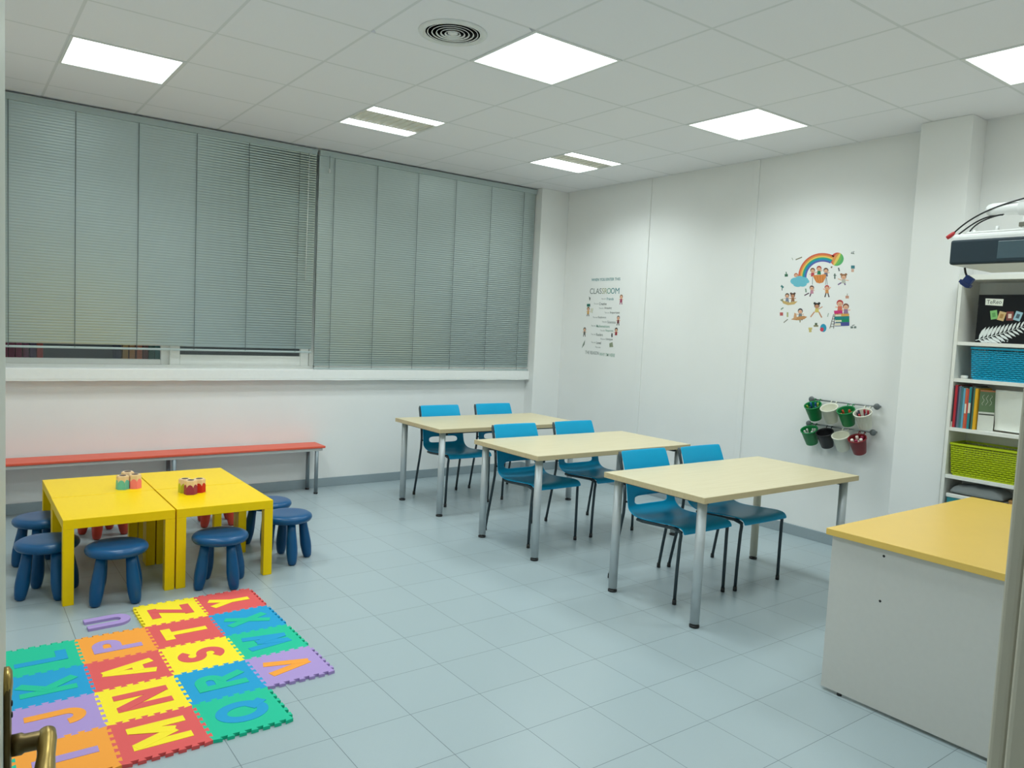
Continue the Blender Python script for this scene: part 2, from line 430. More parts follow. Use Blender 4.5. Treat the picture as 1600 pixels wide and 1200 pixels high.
# ------------------------------------------------------------------ ceiling lights and air vent
def lamp(parent, sx, sy, y, watts, spread):
    """the directed light of the lens panel, just under its diffuser"""
    l = bpy.data.lights.new('lamp_light', 'AREA'); l.shape = 'RECTANGLE'; l.size = sx; l.size_y = sy
    l.energy = watts; l.color = LIGHT_RGB; l.spread = R(spread)
    o = bpy.data.objects.new('lamp_light', l); COL.objects.link(o); o.parent = parent; o.location = (0, y, -0.006)
SPREAD = 140; WATT = 9.9
def panel_light(a, b, label):
    t = thing('ceiling_light', label, 'ceiling light', (a * 0.6 + 0.3, b * 0.6 + 0.3, H), 0, 'square ceiling light panels')
    f = MB(); o, i = 0.2985, 0.281
    for lo, hi in (((-o, -o), (o, -i)), ((-o, i), (o, o)), ((-o, -i), (-i, i)), ((i, -i), (o, i))):
        f.box((*lo, -0.004), (*hi, 0.03), M['lampframe'], 0.001)
    f.box((-o, -o, 0.03), (o, o, 0.036), M['lampframe'])
    f.build('lamp_frame', None, t)
    MB().box((-i, -i, 0.0), (i, i, 0.006), M['light']).build('diffuser', None, t)
    lamp(t, 2 * i, 2 * i, 0, WATT * (1.32 if b == 2 else 1.0), SPREAD)
def louvre_light(a, b, strips, label):
    t = thing('ceiling_light', label, 'ceiling light', (a * 0.6 + 0.3, b * 0.6 + 0.3, H), 0, 'louvred ceiling lights')
    f = MB(); o, i = 0.2985, 0.285
    for lo, hi in (((-o, -o), (o, -i)), ((-o, i), (o, o)), ((-o, -i), (-i, i)), ((i, -i), (o, i))):
        f.box((*lo, -0.004), (*hi, 0.08), M['lampframe'], 0.001)
    f.box((-o, -o, 0.08), (o, o, 0.086), M['lampframe'])
    f.build('lamp_frame', None, t)
    for (y0, y1) in strips:
        ls = MB().box((-i, y0, 0.001), (i, y1, 0.003), M['tube']).build('lamp_strip', None, t)
        lamp(t, 2 * i, y1 - y0, (y0 + y1) / 2, WATT * 0.66, SPREAD)
        MB().box((-i, y0 - 0.001, 0.0035), (i, y1 + 0.001, 0.030), M['lampframe']).build('strip_housing', None, ls)
    y0, y1 = strips[0][1] + 0.002, strips[1][0] - 0.002
    l = MB().box((-i, y0, 0.010), (i, y1, 0.014), M['louvre'])
    for k in range(10):
        x = -i + (k + 0.5) * 2 * i / 10
        l.box((x - 0.002, y0, 0.001), (x + 0.002, y1, 0.011), M['louvre'])
    l.build('louvre', None, t)
panel_light(-1, -1, 'bright square ceiling light beside the round air vent')
panel_light(2, -1, 'bright square ceiling light in front of the right wall, above the nearest pale table')
panel_light(-4, 2, 'bright square ceiling light above the left end of the long blind')
panel_light(2, -4, 'bright square ceiling light at the right edge, above the bookcase and projector')
panel_light(-4, -4, 'square ceiling light near the doorway'); panel_light(-1, -4, 'square ceiling light over the space before the teacher desk')
panel_light(-4, -1, 'square ceiling light over the foam mats')
louvre_light(-1, 2, [(-0.285, -0.155), (0.150, 0.285)], 'louvred ceiling light with two thin bright strips, in front of the blinds')
louvre_light(2, 2, [(-0.285, -0.165), (0.03, 0.285)], 'louvred ceiling light with one broad bright strip, nearest the far corner')
t = thing('air_vent', 'round white ceiling air vent with concentric rings', 'air vent', (-0.885, -0.285, H))
MB().lathe([(0.138, -0.004), (0.150, -0.014), (0.172, -0.006), (0.174, 0.0), (0.150, 0.001), (0.146, 0.02), (0.142, 0.02), (0.138, -0.004)], 48, M['vent']).build('outer_ring', None, t)
for k, r in enumerate((0.128, 0.106, 0.084, 0.062, 0.040)):
    MB().lathe([(r - 0.026, 0.022), (r - 0.002, -0.006 - 0.001 * k), (r + 0.002, -0.006 - 0.001 * k), (r - 0.021, 0.022)], 40, M['vent']).build('vent_ring', None, t)
MB().lathe([(0.0, -0.014), (0.010, -0.013), (0.026, -0.006), (0.026, 0.0), (0.008, 0.016), (0.0, 0.02)], 24, M['vent']).build('hub', None, t)
MB().lathe([(0.149, 0.0015), (0.149, 0.16), (0.0, 0.16)], 32, M['ventdark']).build('duct', None, t)

# ------------------------------------------------------------------ school tables
TL, TW, TZ, TE = 1.4756, 0.7378, 0.7079, 0.0606
def school_table(x, y, label, cream=False):
    t = thing('school_table', label, 'table', (x + TL / 2, y + TW / 2, 0), 0, 'pale wood school tables')
    a, b = TL / 2, TW / 2
    top = MB().box((-a, -b, TZ - 0.032), (a, b, TZ), M['tabletop'], 0.0015)
    top.box((-a - 0.0012, -b - 0.0012, TZ - 0.0315), (a + 0.0012, b + 0.0012, TZ - 0.0015), M['tabledge'])
    top.build('tabletop', None, t)
    fr = MB(); z0, z1 = TZ - 0.060, TZ - 0.0325
    ia, ib = a - TE, b - TE
    ja, jb = a - 0.10, b - 0.13
    for s in (-1, 1):
        fr.box((-ja, s * jb - 0.012, z0), (ja, s * jb + 0.012, z1), M['chairleg'], 0.002)
        fr.box((s * ja - 0.012, -ib, z0), (s * ja + 0.012, ib, z1), M['chairleg'], 0.002)
    fr.build('underframe', None, t)
    for sx in (-1, 1):
        for sy in (-1, 1):
            cr = cream and sx == 1 and sy == 1
            l = MB().cyl((sx * ia, sy * ib, 0.022), (sx * ia, sy * ib, TZ - 0.0325), 0.0255, seg=24, m=M['creamleg'] if cr else M['silver']).build('leg', None, t)
            if cr: l['label'] = 'cream coloured leg'
            MB().lathe([(0.026, 0.0), (0.027, 0.004), (0.027, 0.012), (0.014, 0.015), (0.014, 0.022)], 20, M['black'], (sx * ia, sy * ib, 0)).build('foot', None, l)
    return t
school_table(0.1353, 1.3531, 'pale wood table farthest back, in front of the right blind')
school_table(0.1048, 0.0853, 'pale wood table in the middle of the row of three')
school_table(0.1482, -1.2255, 'pale wood table nearest the camera, beside the yellow topped desk', True)

# ------------------------------------------------------------------ blue chairs
def make_chair():
    t = thing('school_chair', '', 'chair', (0, 0, 0), 0, 'blue school chairs at the pale tables')
    prof = [(-0.036, 0.408), (-0.030, 0.428), (-0.014, 0.441), (0.02, 0.446), (0.07, 0.444), (0.14, 0.438), (0.21, 0.432), (0.28, 0.427), (0.33, 0.428), (0.368, 0.437),
            (0.393, 0.452), (0.405, 0.466), (0.411, 0.478), (0.421, 0.526), (0.432, 0.575), (0.444, 0.625), (0.458, 0.675), (0.477, 0.725), (0.497, 0.772), (0.510, 0.800)]
    nv = len(prof) - 1
    us = [-1, -0.93, -0.80, -0.70, -0.35, 0, 0.35, 0.70, 0.80, 0.93, 1]
    nu = len(us) - 1
    def fn(u, v):
        i = round(u * nu); j = round(v * nv); y, z = prof[j]
        hw = 0.214 if j < 11 else 0.214 - 0.016 * (j - 11) / (nv - 11)
        s = us[i]
        dish = (1 - abs(s) ** 2.4)
        if j < 2: dish *= 0.3
        if j < 10: z -= 0.012 * dish * (0.4 + 0.6 * min(1, j / 6))
        else: y += 0.013 * dish
        return (s * hw, y, z)
    sh = MB().grid(fn, nu, nv, M['chair'], True, skip=lambda i, j: j == 12 and 3 <= i <= 6)
    o = sh.build('shell', None, t, recalc=True)
    md = o.modifiers.new('thickness', 'SOLIDIFY'); md.thickness = 0.008; md.offset = 0
    sd = o.modifiers.new('smooth', 'SUBSURF'); sd.levels = 2; sd.render_levels = 2
    f = MB()
    for s in (-1, 1):
        f.tube([(s * 0.205, -0.012, 0.415), (s * 0.205, 0.05, 0.428), (s * 0.205, 0.2, 0.418), (s * 0.205, 0.29, 0.412), (s * 0.205, 0.335, 0.414)], 0.0095, 10, M['chairleg'])
    f.tube([(-0.205, 0.06, 0.424), (0.205, 0.06, 0.424)], 0.008, 8, M['chairleg'])
    f.tube([(-0.205, 0.30, 0.411), (0.205, 0.30, 0.411)], 0.008, 8, M['chairleg'])
    f.build('seat_frame', None, t)
    for s in (-1, 1):
        l = MB().tube([(s * 0.216, 0.0, 0.012), (s * 0.213, -0.002, 0.2), (s * 0.208, -0.006, 0.36), (s * 0.206, -0.009, 0.40), (s * 0.205, -0.004, 0.418), (s * 0.205, 0.02, 0.425)], 0.0098, 12, M['chairleg']).build('leg', None, t)
        MB().lathe([(0.011, 0), (0.0125, 0.002), (0.0115, 0.028)], 12, M['black'], (s * 0.216, 0, 0)).build('foot_cap', None, l)
        l = MB().tube([(s * 0.222, 0.522, 0.012), (s * 0.218, 0.495, 0.16), (s * 0.214, 0.462, 0.33), (s * 0.212, 0.444, 0.43), (s * 0.212, 0.440, 0.52), (s * 0.210, 0.452, 0.60)], 0.0098, 12, M['chairleg']).build('leg', None, t)
        MB().lathe([(0.011, 0), (0.0125, 0.002), (0.0115, 0.028)], 12, M['black'], (s * 0.222, 0.522, 0)).build('foot_cap', None, l)
        MB().cyl((s * 0.196, 0.420, 0.50), (s * 0.214, 0.440, 0.50), 0.006, seg=10, m=M['black']).build('bolt', None, l)
        MB().tube([(s * 0.210, 0.452, 0.60), (s * 0.207, 0.474, 0.66), (s * 0.203, 0.496, 0.72), (s * 0.199, 0.518, 0.775), (s * 0.194, 0.526, 0.792)], [0.0098, 0.0098, 0.0098, 0.0098, 0.007], 12, M['chairleg'], 0.9).build('back_frame', None, t)
    return t
ch = make_chair()
CH = [(0.585, -0.885, 0, 'blue chair at the nearest pale table, on its left side, closest to the camera'),
      (1.098, -0.912, 0, 'blue chair at the nearest pale table, on the side toward the right wall'),
      (0.515, 0.385, 0, 'blue chair at the middle pale table, on its left side'),
      (1.105, 0.388, 0, 'blue chair at the middle pale table, on its right side'),
      (0.612, 1.652, 0, 'blue chair at the farthest pale table, on its left side'),
      (1.215, 1.675, 0, 'blue chair at the farthest pale table, nearest the far corner')]
for i, (x, y, a, lb) in enumerate(CH):
    if i == 0: ch.location = (x, y, 0); ch.rotation_euler.z = R(a); ch['label'] = lb
    else: dup(ch, (x, y, 0), R(a), lb)

# ------------------------------------------------------------------ yellow tables
def make_lack():
    t = thing('low_table', '', 'table', (0, 0, 0), 0, 'low yellow tables pushed together')
    a, b, h = 0.266, 0.2695, 0.447
    MB().box((-a, -b, h - 0.05), (a, b, h), M['yellow'], 0.002).build('tabletop', None, t)
    for sx in (-1, 1):
        for sy in (-1, 1):
            MB().box((sx * a, sy * b, 0), (sx * (a - 0.05), sy * (b - 0.05), h - 0.05), M['yellow'], 0.0015).build('leg', None, t)
    return t
lk = make_lack()
LK = [(-2.214, 0.937, 'low yellow table at front left, nearest the green mat'), (-1.674, 0.937, 'low yellow table at front right, with the plum and red pencil cups on it'),
      (-2.212, 1.482, 'low yellow table at back left, under the teal and pink pencil cups'), (-1.674, 1.482, 'low yellow table at back right, closest to the bench leg pair')]
for i, (x, y, lb) in enumerate(LK):
    if i == 0: lk.location = (x, y, 0); lk['label'] = lb
    else: dup(lk, (x, y, 0), 0, lb)

# ------------------------------------------------------------------ stools
def make_stool(m, group):
    t = thing('stool', '', 'stool', (0, 0, 0), 0, group)
    MB().lathe([(0.0, 0.247), (0.09, 0.247), (0.125, 0.249), (0.142, 0.256), (0.150, 0.268), (0.151, 0.278), (0.146, 0.289), (0.134, 0.297), (0.115, 0.3005), (0.08, 0.2995), (0.0, 0.2985)], 40, m).build('seat', None, t)
    for k in range(4):
        a = pi / 4 + k * pi / 2; d = Vector((cos(a), sin(a), 0))
        top = d * 0.095 + Vector((0, 0, 0.252)); foot = d * 0.134
        ax = top - foot; Ln = ax.length
        pr = [(0.0, 0.0), (0.016, 0.001), (0.024, 0.008), (0.029, 0.03), (0.0335, 0.07), (0.034, 0.10), (0.031, 0.15), (0.027, 0.20), (0.024, Ln)]
        MB().lathe(pr, 20, m, foot, True, ax).build('leg', None, t)
    return t
ST = [(-2.525, 0.905, -27, 'navy blue stool beside the front left leg of the yellow table'),
      (-2.235, 0.660, -12, 'navy blue stool standing alone in front of the left yellow table'),
      (-1.714, 0.640, -26, 'navy blue stool half under the front of the right yellow table'),
      (-1.232, 0.905, 40, 'navy blue stool at the right side of the yellow tables, nearer one'),
      (-1.225, 1.285, 20, 'navy blue stool at the right side of the yellow tables, farther one partly hidden'),
      (-2.505, 1.43, 25, 'navy blue stool at the left side of the yellow tables, farther one')]
s0 = make_stool(M['stool'], 'navy blue stools around the yellow tables')
for i, (x, y, a, lb) in enumerate(ST):
    if i == 0: s0.location = (x, y, 0); s0.rotation_euler.z = R(a); s0['label'] = lb
    else: dup(s0, (x, y, 0), R(a), lb)
r0 = make_stool(M['redstool'], 'red stools behind the yellow tables')
r0.location = (-2.105, 1.985, 0); r0.rotation_euler.z = R(20); r0['label'] = 'red stool behind the left yellow tables, seen under the top'
dup(r0, (-1.375, 1.945, 0), R(-8), 'red stool behind the right yellow tables, only one leg seen')

# ------------------------------------------------------------------ pencil cups on the tables
def pencil_cups(x, y, rz, cups, label):
    t = thing('pencil_holder', label, 'pencil holder', (x, y, 0.447), rz, 'wooden pencil cup clusters')
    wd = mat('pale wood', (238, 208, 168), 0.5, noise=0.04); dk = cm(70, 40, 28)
    for (cx, cy, h, c) in cups:
        r = 0.036; n = 6
        hexp = [(cx + r * cos(k * pi / 3 + pi / 6), cy + r * sin(k * pi / 3 + pi / 6)) for k in range(6)]
        b = MB()
        b.prism(hexp, lambda u, v, k: (u, v, h if k else 0.0), wd)
        ct = [(cx + (u - cx) * 0.88, cy + (v - cy) * 0.88) for u, v in hexp]
        b.prism(ct, lambda u, v, k: (u, v, h + 0.004 if k else h - 0.001), wd)
        ob = b.build('cup', None, t)
        # coloured coat with a scalloped upper edge on each facet
        col = MB()
        for k in range(6):
            p, q = Vector((*hexp[k], 0)), Vector((*hexp[(k + 1) % 6], 0))
            nrm = ((p + q) / 2 - Vector((cx, cy, 0))).normalized()
            pts = [(0, 0.0)] + [(1, 0.0)] + [(1 - s / 10, h * 0.52 + h * 0.22 * sin(pi * s / 10) ** 0.7) for s in range(11)]
            col.prism(pts, lambda u, v, kk: tuple(p.lerp(q, u) + nrm * (0.0012 if kk else -0.0005) + Vector((0, 0, v))), c)
        col.build('paint_coat', None, ob)
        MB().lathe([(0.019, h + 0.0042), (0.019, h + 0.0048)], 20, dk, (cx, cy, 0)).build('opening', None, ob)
    return t
teal, pink, peach = cm(104, 196, 190), cm(255, 132, 136), cm(250, 170, 150)
plum, red, limeg = cm(150, 44, 78), cm(200, 18, 14), cm(190, 196, 40)
pencil_cups(-2.07, 1.315, R(8), [(-0.034, -0.004, 0.078, teal), (0.033, -0.012, 0.080, pink), (0.012, 0.052, 0.088, peach)], 'cluster of teal and pink wooden pencil cups on the left yellow table')
pencil_cups(-1.775, 1.045, R(10), [(-0.016, -0.028, 0.080, plum), (0.046, -0.004, 0.078, red), (-0.022, 0.038, 0.078, limeg)], 'cluster of plum, red and lime wooden pencil cups on the right yellow table')

# ------------------------------------------------------------------ bench
t = thing('bench', 'long low bench with orange red board along the window wall', 'bench', (-1.65, 2.65, 0))
MB().box((-1.40, -0.125, 0.402), (1.345, 0.115, 0.421), M['bench'], 0.004).build('seat', None, t)
f = MB()
for y in (-0.10, 0.095): f.box((-1.38, y - 0.012, 0.377), (1.325, y + 0.012, 0.4015), M['benchframe'], 0.002)
for x in (-1.05, 0.115, 1.275): f.box((x - 0.015, -0.10, 0.378), (x + 0.015, 0.095, 0.40), M['benchframe'], 0.002)
f.build('frame', None, t)
for x in (-1.05, 0.115, 1.275):
    for y in (-0.10, 0.095):
        l = MB().cyl((x, y, 0.012), (x, y, 0.378), 0.0165, seg=18, m=M['benchleg']).build('leg', None, t)
        MB().cyl((x, y, 0), (x, y, 0.014), 0.018, seg=16, m=M['black']).build('foot_cap', None, l)

# ------------------------------------------------------------------ foam alphabet mats
TS = 0.2925; MX0 = -2.775; MY0 = -1.003; D = 0.014
def edge_profile():
    """offsets along one side, from corner to corner: six dovetail tabs"""
    n = 6; m = 0.018; p = (TS - 2 * m) / n; pts = [(0, 0)]
    for k in range(n):
        a = m + k * p; e = 0.0028
        pts += [(a + 0.25 * p + e, -D / 2), (a + 0.25 * p - e, D / 2), (a + 0.75 * p + e, D / 2), (a + 0.75 * p - e, -D / 2)]
    return pts + [(TS, 0)]
EP = edge_profile()
SW = 0.042
def arc(cx, cy, rx, ry, a0, a1, n=14): return [(cx + rx * cos(R(a0 + (a1 - a0) * k / n)), cy + ry * sin(R(a0 + (a1 - a0) * k / n))) for k in range(n + 1)]
def letter_strokes(ch, w, h):
    """centre lines of a block letter in a box w x h centred on the origin, and the stroke width"""
    k = SW / 2; x0, x1, y0, y1 = -w / 2 + k, w / 2 - k, -h / 2 + k, h / 2 - k
    l, r, b, t = -w / 2, w / 2, -h / 2, h / 2; ym = 0.0
    return {
        'L': [[(x0, t), (x0, b)], [(l, y0), (r, y0)]], 'I': [[(0, t), (0, b)]], 'T': [[(l, y1), (r, y1)], [(0, t), (0, b)]],
        'K': [[(x0, t), (x0, b)], [(x0, -0.02), (r - k, t)], [(x0 + 0.02, 0.012), (r - k, b)]],
        'J': [[(x1, t)] + arc(0, y0 + x1, x1, x1, 0, -180)],
        'P': [[(x0, t), (x0, b)], [(l, y1), (x1 - 0.042, y1)] + arc(x1 - 0.04, (y1 + 0.002) / 2, 0.04, (y1 - 0.002) / 2, 80, -80) + [(x1 - 0.042, 0.002), (l, 0.002)]],
        'R': [[(x0, t), (x0, b)], [(l, y1), (x1 - 0.042, y1)] + arc(x1 - 0.04, (y1 + 0.002) / 2, 0.04, (y1 - 0.002) / 2, 80, -80) + [(x1 - 0.042, 0.002), (l, 0.002)], [(0.0, 0.0), (r - k, b)]],
        'A': [[(0, t), (x0, b)], [(0, t), (x1, b)], [(x0 * 0.62, -0.035), (x1 * 0.62, -0.035)]],
        'N': [[(x0, t), (x0, b)], [(x1, t), (x1, b)], [(x0, t - 0.01), (x1, b + 0.01)]],
        'M': [[(x0, t), (x0, b)], [(x1, t), (x1, b)], [(x0, t - 0.008), (0, b + 0.045)], [(x1, t - 0.008), (0, b + 0.045)]],
        'Z': [[(l, y1), (r, y1)], [(l, y0), (r, y0)], [(x1 - 0.004, y1), (x0 + 0.004, y0)]],
        'S': [arc(0, y1 / 2, x1, y1 / 2, 25, 270, 18) + arc(0, y0 / 2, x1, -y0 / 2, 90, -155, 18)[1:]],
        'Q': [arc(0, 0, x1, y1, 0, 360, 32), [(0.015, -0.035), (x1, b + 0.004)]],
        'Y': [[(x0, t), (0, 0.0)], [(x1, t), (0, 0.0)], [(0, 0.01), (0, b)]],
        'X': [[(x0, t), (x1, b)], [(x1, t), (x0, b)]],
        'W': [[(x0, t), (x0 * 0.5, b)], [(x1, t), (x1 * 0.5, b)], [(x0 * 0.5, b + 0.012), (0, t - 0.05)], [(x1 * 0.5, b + 0.012), (0, t - 0.05)]],
        'V': [[(x0, t), (0, b + 0.012)], [(x1, t), (0, b + 0.012)]],
        'U': [[(x0, t)] + arc(0, y0 + x1, x1, x1, 180, 360) + [(x1, t)]],
        'H': [[(x0, t), (x0, b)], [(x1, t), (x1, b)], [(x0, 0), (x1, 0)]], 'G': [arc(0, 0, x1, y1, 40, 330, 26), [(0, -0.02), (x1, -0.02), (x1, y0)]],
    }[ch]
def block_letter(mb, ch, w, h, fn, m, sw=None):
    """solid block letter: one ribbon per stroke with mitred joints"""
    sw = sw or SW
    for si, line in enumerate(letter_strokes(ch, w, h)):
        P = [Vector(p) for p in line]; n = len(P); Lf, Rt = [], []
        closed = (P[0] - P[-1]).length < 1e-4 and n > 3
        for i, p in enumerate(P):
            a = (P[i] - P[i - 1]) if i > 0 else ((P[0] - P[-2]) if closed else None)
            b = (P[i + 1] - P[i]) if i < n - 1 else ((P[1] - P[0]) if closed else None)
            if a is None: a = b
            if b is None: b = a
            a, b = a.normalized(), b.normalized(); tt = (a + b).normalized(); nn = Vector((-tt.y, tt.x))
            sc = min(1.6, 1 / max(0.3, nn.dot(Vector((-a.y, a.x))))) * sw / 2
            Lf.append(p + nn * sc); Rt.append(p - nn * sc)
        V = []
        dz = Vector((0, 0, 0.00025 * si))
        for q, s_ in zip(Lf, Rt): V += [Vector(fn(q.x, q.y, 0)) + dz, Vector(fn(s_.x, s_.y, 0)) + dz, Vector(fn(s_.x, s_.y, 1)) + dz, Vector(fn(q.x, q.y, 1)) + dz]
        F = [(i * 4 + j, (i + 1) * 4 + j, (i + 1) * 4 + (j + 1) % 4, i * 4 + (j + 1) % 4) for i in range(n - 1) for j in range(4)]
        F += [(0, 1, 2, 3), tuple((n - 1) * 4 + j for j in (3, 2, 1, 0))]
        mb._new(V, F, m)
def mat_tile(c, r, body, letter, lcol, lw, lh, label=None):
    x0, y0 = MX0 + c * TS, MY0 + r * TS
    cx, cy = x0 + TS / 2, y0 + TS / 2
    t = thing('foam_mat', label or '%s foam mat tile with a %s letter %s' % (body, lcol, letter), 'foam mat', (cx, cy, 0), 0, 'foam alphabet mat tiles')
    loc = lambda p: (p[0] - TS / 2, p[1] - TS / 2)
    P = [(s, o) for s, o in EP]                                        # bottom side, left to right
    P += [(TS + o, s) for s, o in EP][1:]                              # right side going up
    P += [(s, TS + o) for s, o in EP][::-1][1:]                        # top side, right to left
    P += [(o, s) for s, o in EP][::-1][1:-1]                           # left side going down
    MB().prism([loc(p) for p in P], lambda u, v, k: (u, v, 0.013 if k else 0.0), M['foam_' + body]).build('tile', None, t)
    if letter:
        b = MB()
        block_letter(b, letter, lw, lh, lambda u, v, k: (-v, u, 0.0142 if k else 0.0131), M['foam_' + lcol])
        b.build('letter', None, t)
    return t
W, HH = 0.135, 0.195
GRID = [(0, 3, 'green', 'L', 'blue'), (0, 2, 'blue', 'K', 'green'), (0, 1, 'purple', 'J', 'orange'), (0, 0, 'orange', 'I', 'purple'),
        (1, 3, 'orange', 'P', 'purple'), (1, 2, 'red', 'A', 'yellow'), (1, 1, 'yellow', 'N', 'red'), (1, 0, 'red', 'M', 'yellow'),
        (2, 4, 'yellow', 'Z', 'red'), (2, 3, 'red', 'T', 'yellow'), (2, 2, 'yellow', 'S', 'red'), (2, 1, 'blue', 'R', 'green'), (2, 0, 'green', 'Q', 'blue'),
        (3, 4, 'red', 'Y', 'yellow'), (3, 3, 'blue', 'X', 'green'), (3, 2, 'green', 'W', 'blue'), (3, 1, 'purple', 'V', 'orange')]
WID = {'I': 0.042, 'M': 0.165, 'W': 0.165, 'N': 0.145, 'A': 0.15, 'L': 0.11, 'J': 0.125, 'Q': 0.16, 'S': 0.125, 'V': 0.15}
for c, r, b, l, lc in GRID: mat_tile(c, r, b, l, lc, WID.get(l, W), HH)
mat_tile(-1, 0, 'green', 'H', 'purple', 0.14, HH, 'green foam mat tile mostly hidden behind the brass door handle')
mat_tile(-1, 1, 'blue', 'G', 'yellow', 0.14, HH, 'blue foam mat tile mostly hidden behind the door edge')
b = MB(); block_letter(b, 'U', 0.135, HH, lambda u, v, k: (-v, u, 0.013 if k else 0.0), M['foam_purple'])
tag(b.build('foam_letter', None, None, (-2.322, 0.338, 0.0)), 'loose purple foam letter U lying on the floor tiles by the mats', 'foam letter').rotation_euler.z = R(3)

# ------------------------------------------------------------------ teacher desk
t = thing('teacher_desk', 'desk with mustard yellow top and light grey side panel', 'desk', (0.13, -1.905, 0))
MB().box((0, -0.80, 0.694), (1.43, 0, 0.722), M['desktop'], 0.0015).build('desktop', None, t)
sp = MB().box((0.024, -0.785, 0.014), (0.046, -0.018, 0.6935), M['deskside'], 0.001).build('side_panel', None, t)
for y, z in ((-0.247, 0.66), (-0.247, 0.47)):
    MB().cyl((0.0236, y, z), (0.026, y, z), 0.0055, seg=14, m=M['black']).build('screw_hole', None, sp)
MB().box((1.384, -0.785, 0.014), (1.406, -0.018, 0.6935), M['deskside'], 0.001).build('side_panel', None, t)
MB().box((0.0465, -0.075, 0.20), (1.3835, -0.057, 0.6935), M['deskside'], 0.001).build('front_panel', None, t)
for x in (0.035, 1.395):
    for y in (-0.10, -0.70):
        MB().cyl((x, y, 0), (x, y, 0.0145), 0.0105, seg=14, m=M['black']).build('foot', None, t)

# ------------------------------------------------------------------ bookcase and what is in it
BX0, BX1, BY0, BY1, BZ = 2.145, 2.405, -2.285, -1.485, 1.985
t = thing('bookcase', 'tall white open bookcase against the right wall beside the column', 'bookcase', ((BX0 + BX1) / 2, (BY0 + BY1) / 2, 0))
Bc = ((BX0 + BX1) / 2, (BY0 + BY1) / 2)
LB = lambda x, y, z: (x - Bc[0], y - Bc[1], z)
for y0 in (BY0, BY1 - 0.02): MB().box(LB(BX0, y0, 0), LB(BX1, y0 + 0.02, BZ), M['white'], 0.001).build('side_panel', None, t)
MB().box(LB(BX0, BY0 + 0.0205, BZ - 0.03), LB(BX1, BY1 - 0.0205, BZ), M['white'], 0.001).build('top_panel', None, t)
MB().box(LB(BX1 - 0.008, BY0 + 0.0205, 0.06), LB(BX1 - 0.002, BY1 - 0.0205, BZ - 0.0305), M['white']).build('back_panel', None, t)
SH = [1.571, 1.341, 1.031, 0.729, 0.42, 0.09]
for z in SH: MB().box(LB(BX0 + 0.002, BY0 + 0.0205, z - 0.022), LB(BX1 - 0.0085, BY1 - 0.0205, z), M['white'], 0.001).build('shelf', None, t)
MB().box(LB(BX0 + 0.03, BY0 + 0.0205, 0), LB(BX0 + 0.045, BY1 - 0.0205, 0.067), M['white']).build('plinth', None, t)

# black game box with fern and cards
gx, gy1, gz = 2.20, -1.585, 1.5715
t = thing('game_box', 'black game box with a white fern and four coloured cards, top shelf', 'box', (gx + 0.1, gy1 - 0.19, gz))
G = lambda d, y, z: (-0.1 - d, 0.19 - y, z)      # d out of the front face, y from the left edge, z up
MB().box((-0.1, -0.19, 0), (0.08, 0.19, 0.295), mat('black card', (10, 14, 18), 0.5, spec=0.25), 0.003).build('box_body', None, t)
lb = MB().prism([(0.042, 0.232), (0.138, 0.226), (0.140, 0.268), (0.040, 0.272)], lambda u, v, k: G(0.0008 if k else 0, u, v), cm(226, 230, 218)).build('name_label', None, t)
b = MB(); text_into(b, 'TeReo', lambda u, v: G(0.0012, 0.090 + u, 0.2505 + v), 0.082, 0.024, cm(60, 66, 62)); b.build('lettering', None, lb)
for k, (y, z, a, c, c2) in enumerate([(0.095, 0.172, -10, (126, 186, 112), (90, 150, 84)), (0.138, 0.165, 14, (206, 176, 122), (168, 128, 70)), (0.183, 0.166, -2, (122, 60, 54), (226, 206, 190)), (0.226, 0.166, 16, (150, 188, 200), (70, 92, 104))]):
    ca, sa = cos(R(a)), sin(R(a))
    rect = lambda w, h, yy=0, zz=0: [(y + (p + yy) * ca + (q + zz) * sa, z - (p + yy) * sa + (q + zz) * ca) for p, q in ((-w, -h), (w, -h), (w, h), (-w, h))]
    b = MB().prism(rect(0.019, 0.027), lambda u, v, kk: G(0.0012 if kk else 0, u, v), cm(*c))
    b.prism(rect(0.009, 0.013), lambda u, v, kk: G(0.0018 if kk else 0.0005, u, v), cm(*c2))
    b.build('card_picture', None, t)
b = MB()
wf_ = cm(222, 228, 226)
def fern_axis(s): return (0.004 + 0.36 * s, 0.012 + 0.11 * s + 0.03 * s * s)
stem = []
for k in range(21): s = k / 20; a = fern_axis(s); stem.append((a[0], a[1] + 0.0022 * (1 - s)))
for k in range(20, -1, -1): s = k / 20; a = fern_axis(s); stem.append((a[0], a[1] - 0.0022 * (1 - s) - 0.0003))
b.prism(stem, lambda u, v, k: G(0.0008 if k else 0, u, v), wf_)
for k in range(15):
    s = 0.05 + k * 0.062; a = Vector(fern_axis(s)); Lf = 0.082 * (1 - s) ** 0.8 + 0.008
    for sd, ang in ((1, 66), (-1, -32)):
        d = Vector((cos(R(ang)), sin(R(ang)))); nn = Vector((-d.y, d.x)); w_ = 0.0088 * (1 - s) + 0.0024
        pr = [a, a + d * Lf * 0.3 + nn * w_ * 0.9, a + d * Lf * 0.65 + nn * w_, a + d * Lf, a + d * Lf * 0.65 - nn * w_ * 0.7, a + d * Lf * 0.3 - nn * w_ * 0.8]
        pr = [(min(max(p.x, 0.001), 0.379), min(max(p.y, 0.001), 0.294)) for p in pr]
        b.prism(pr, lambda u, v, kk: G(0.0010 if kk else 0.0001, u, v), wf_)
b.build('fern_picture', None, t)
b = MB()
for k, y in enumerate((0.152, 0.165, 0.182)):
    b.prism([(y + 0.004 * cos(j * pi / 4), 0.014 + 0.0045 * sin(j * pi / 4)) for j in range(8)], lambda u, v, kk: G(0.0008 if kk else 0, u, v), cm(170, 176, 176))
b.build('icon_row', None, t)

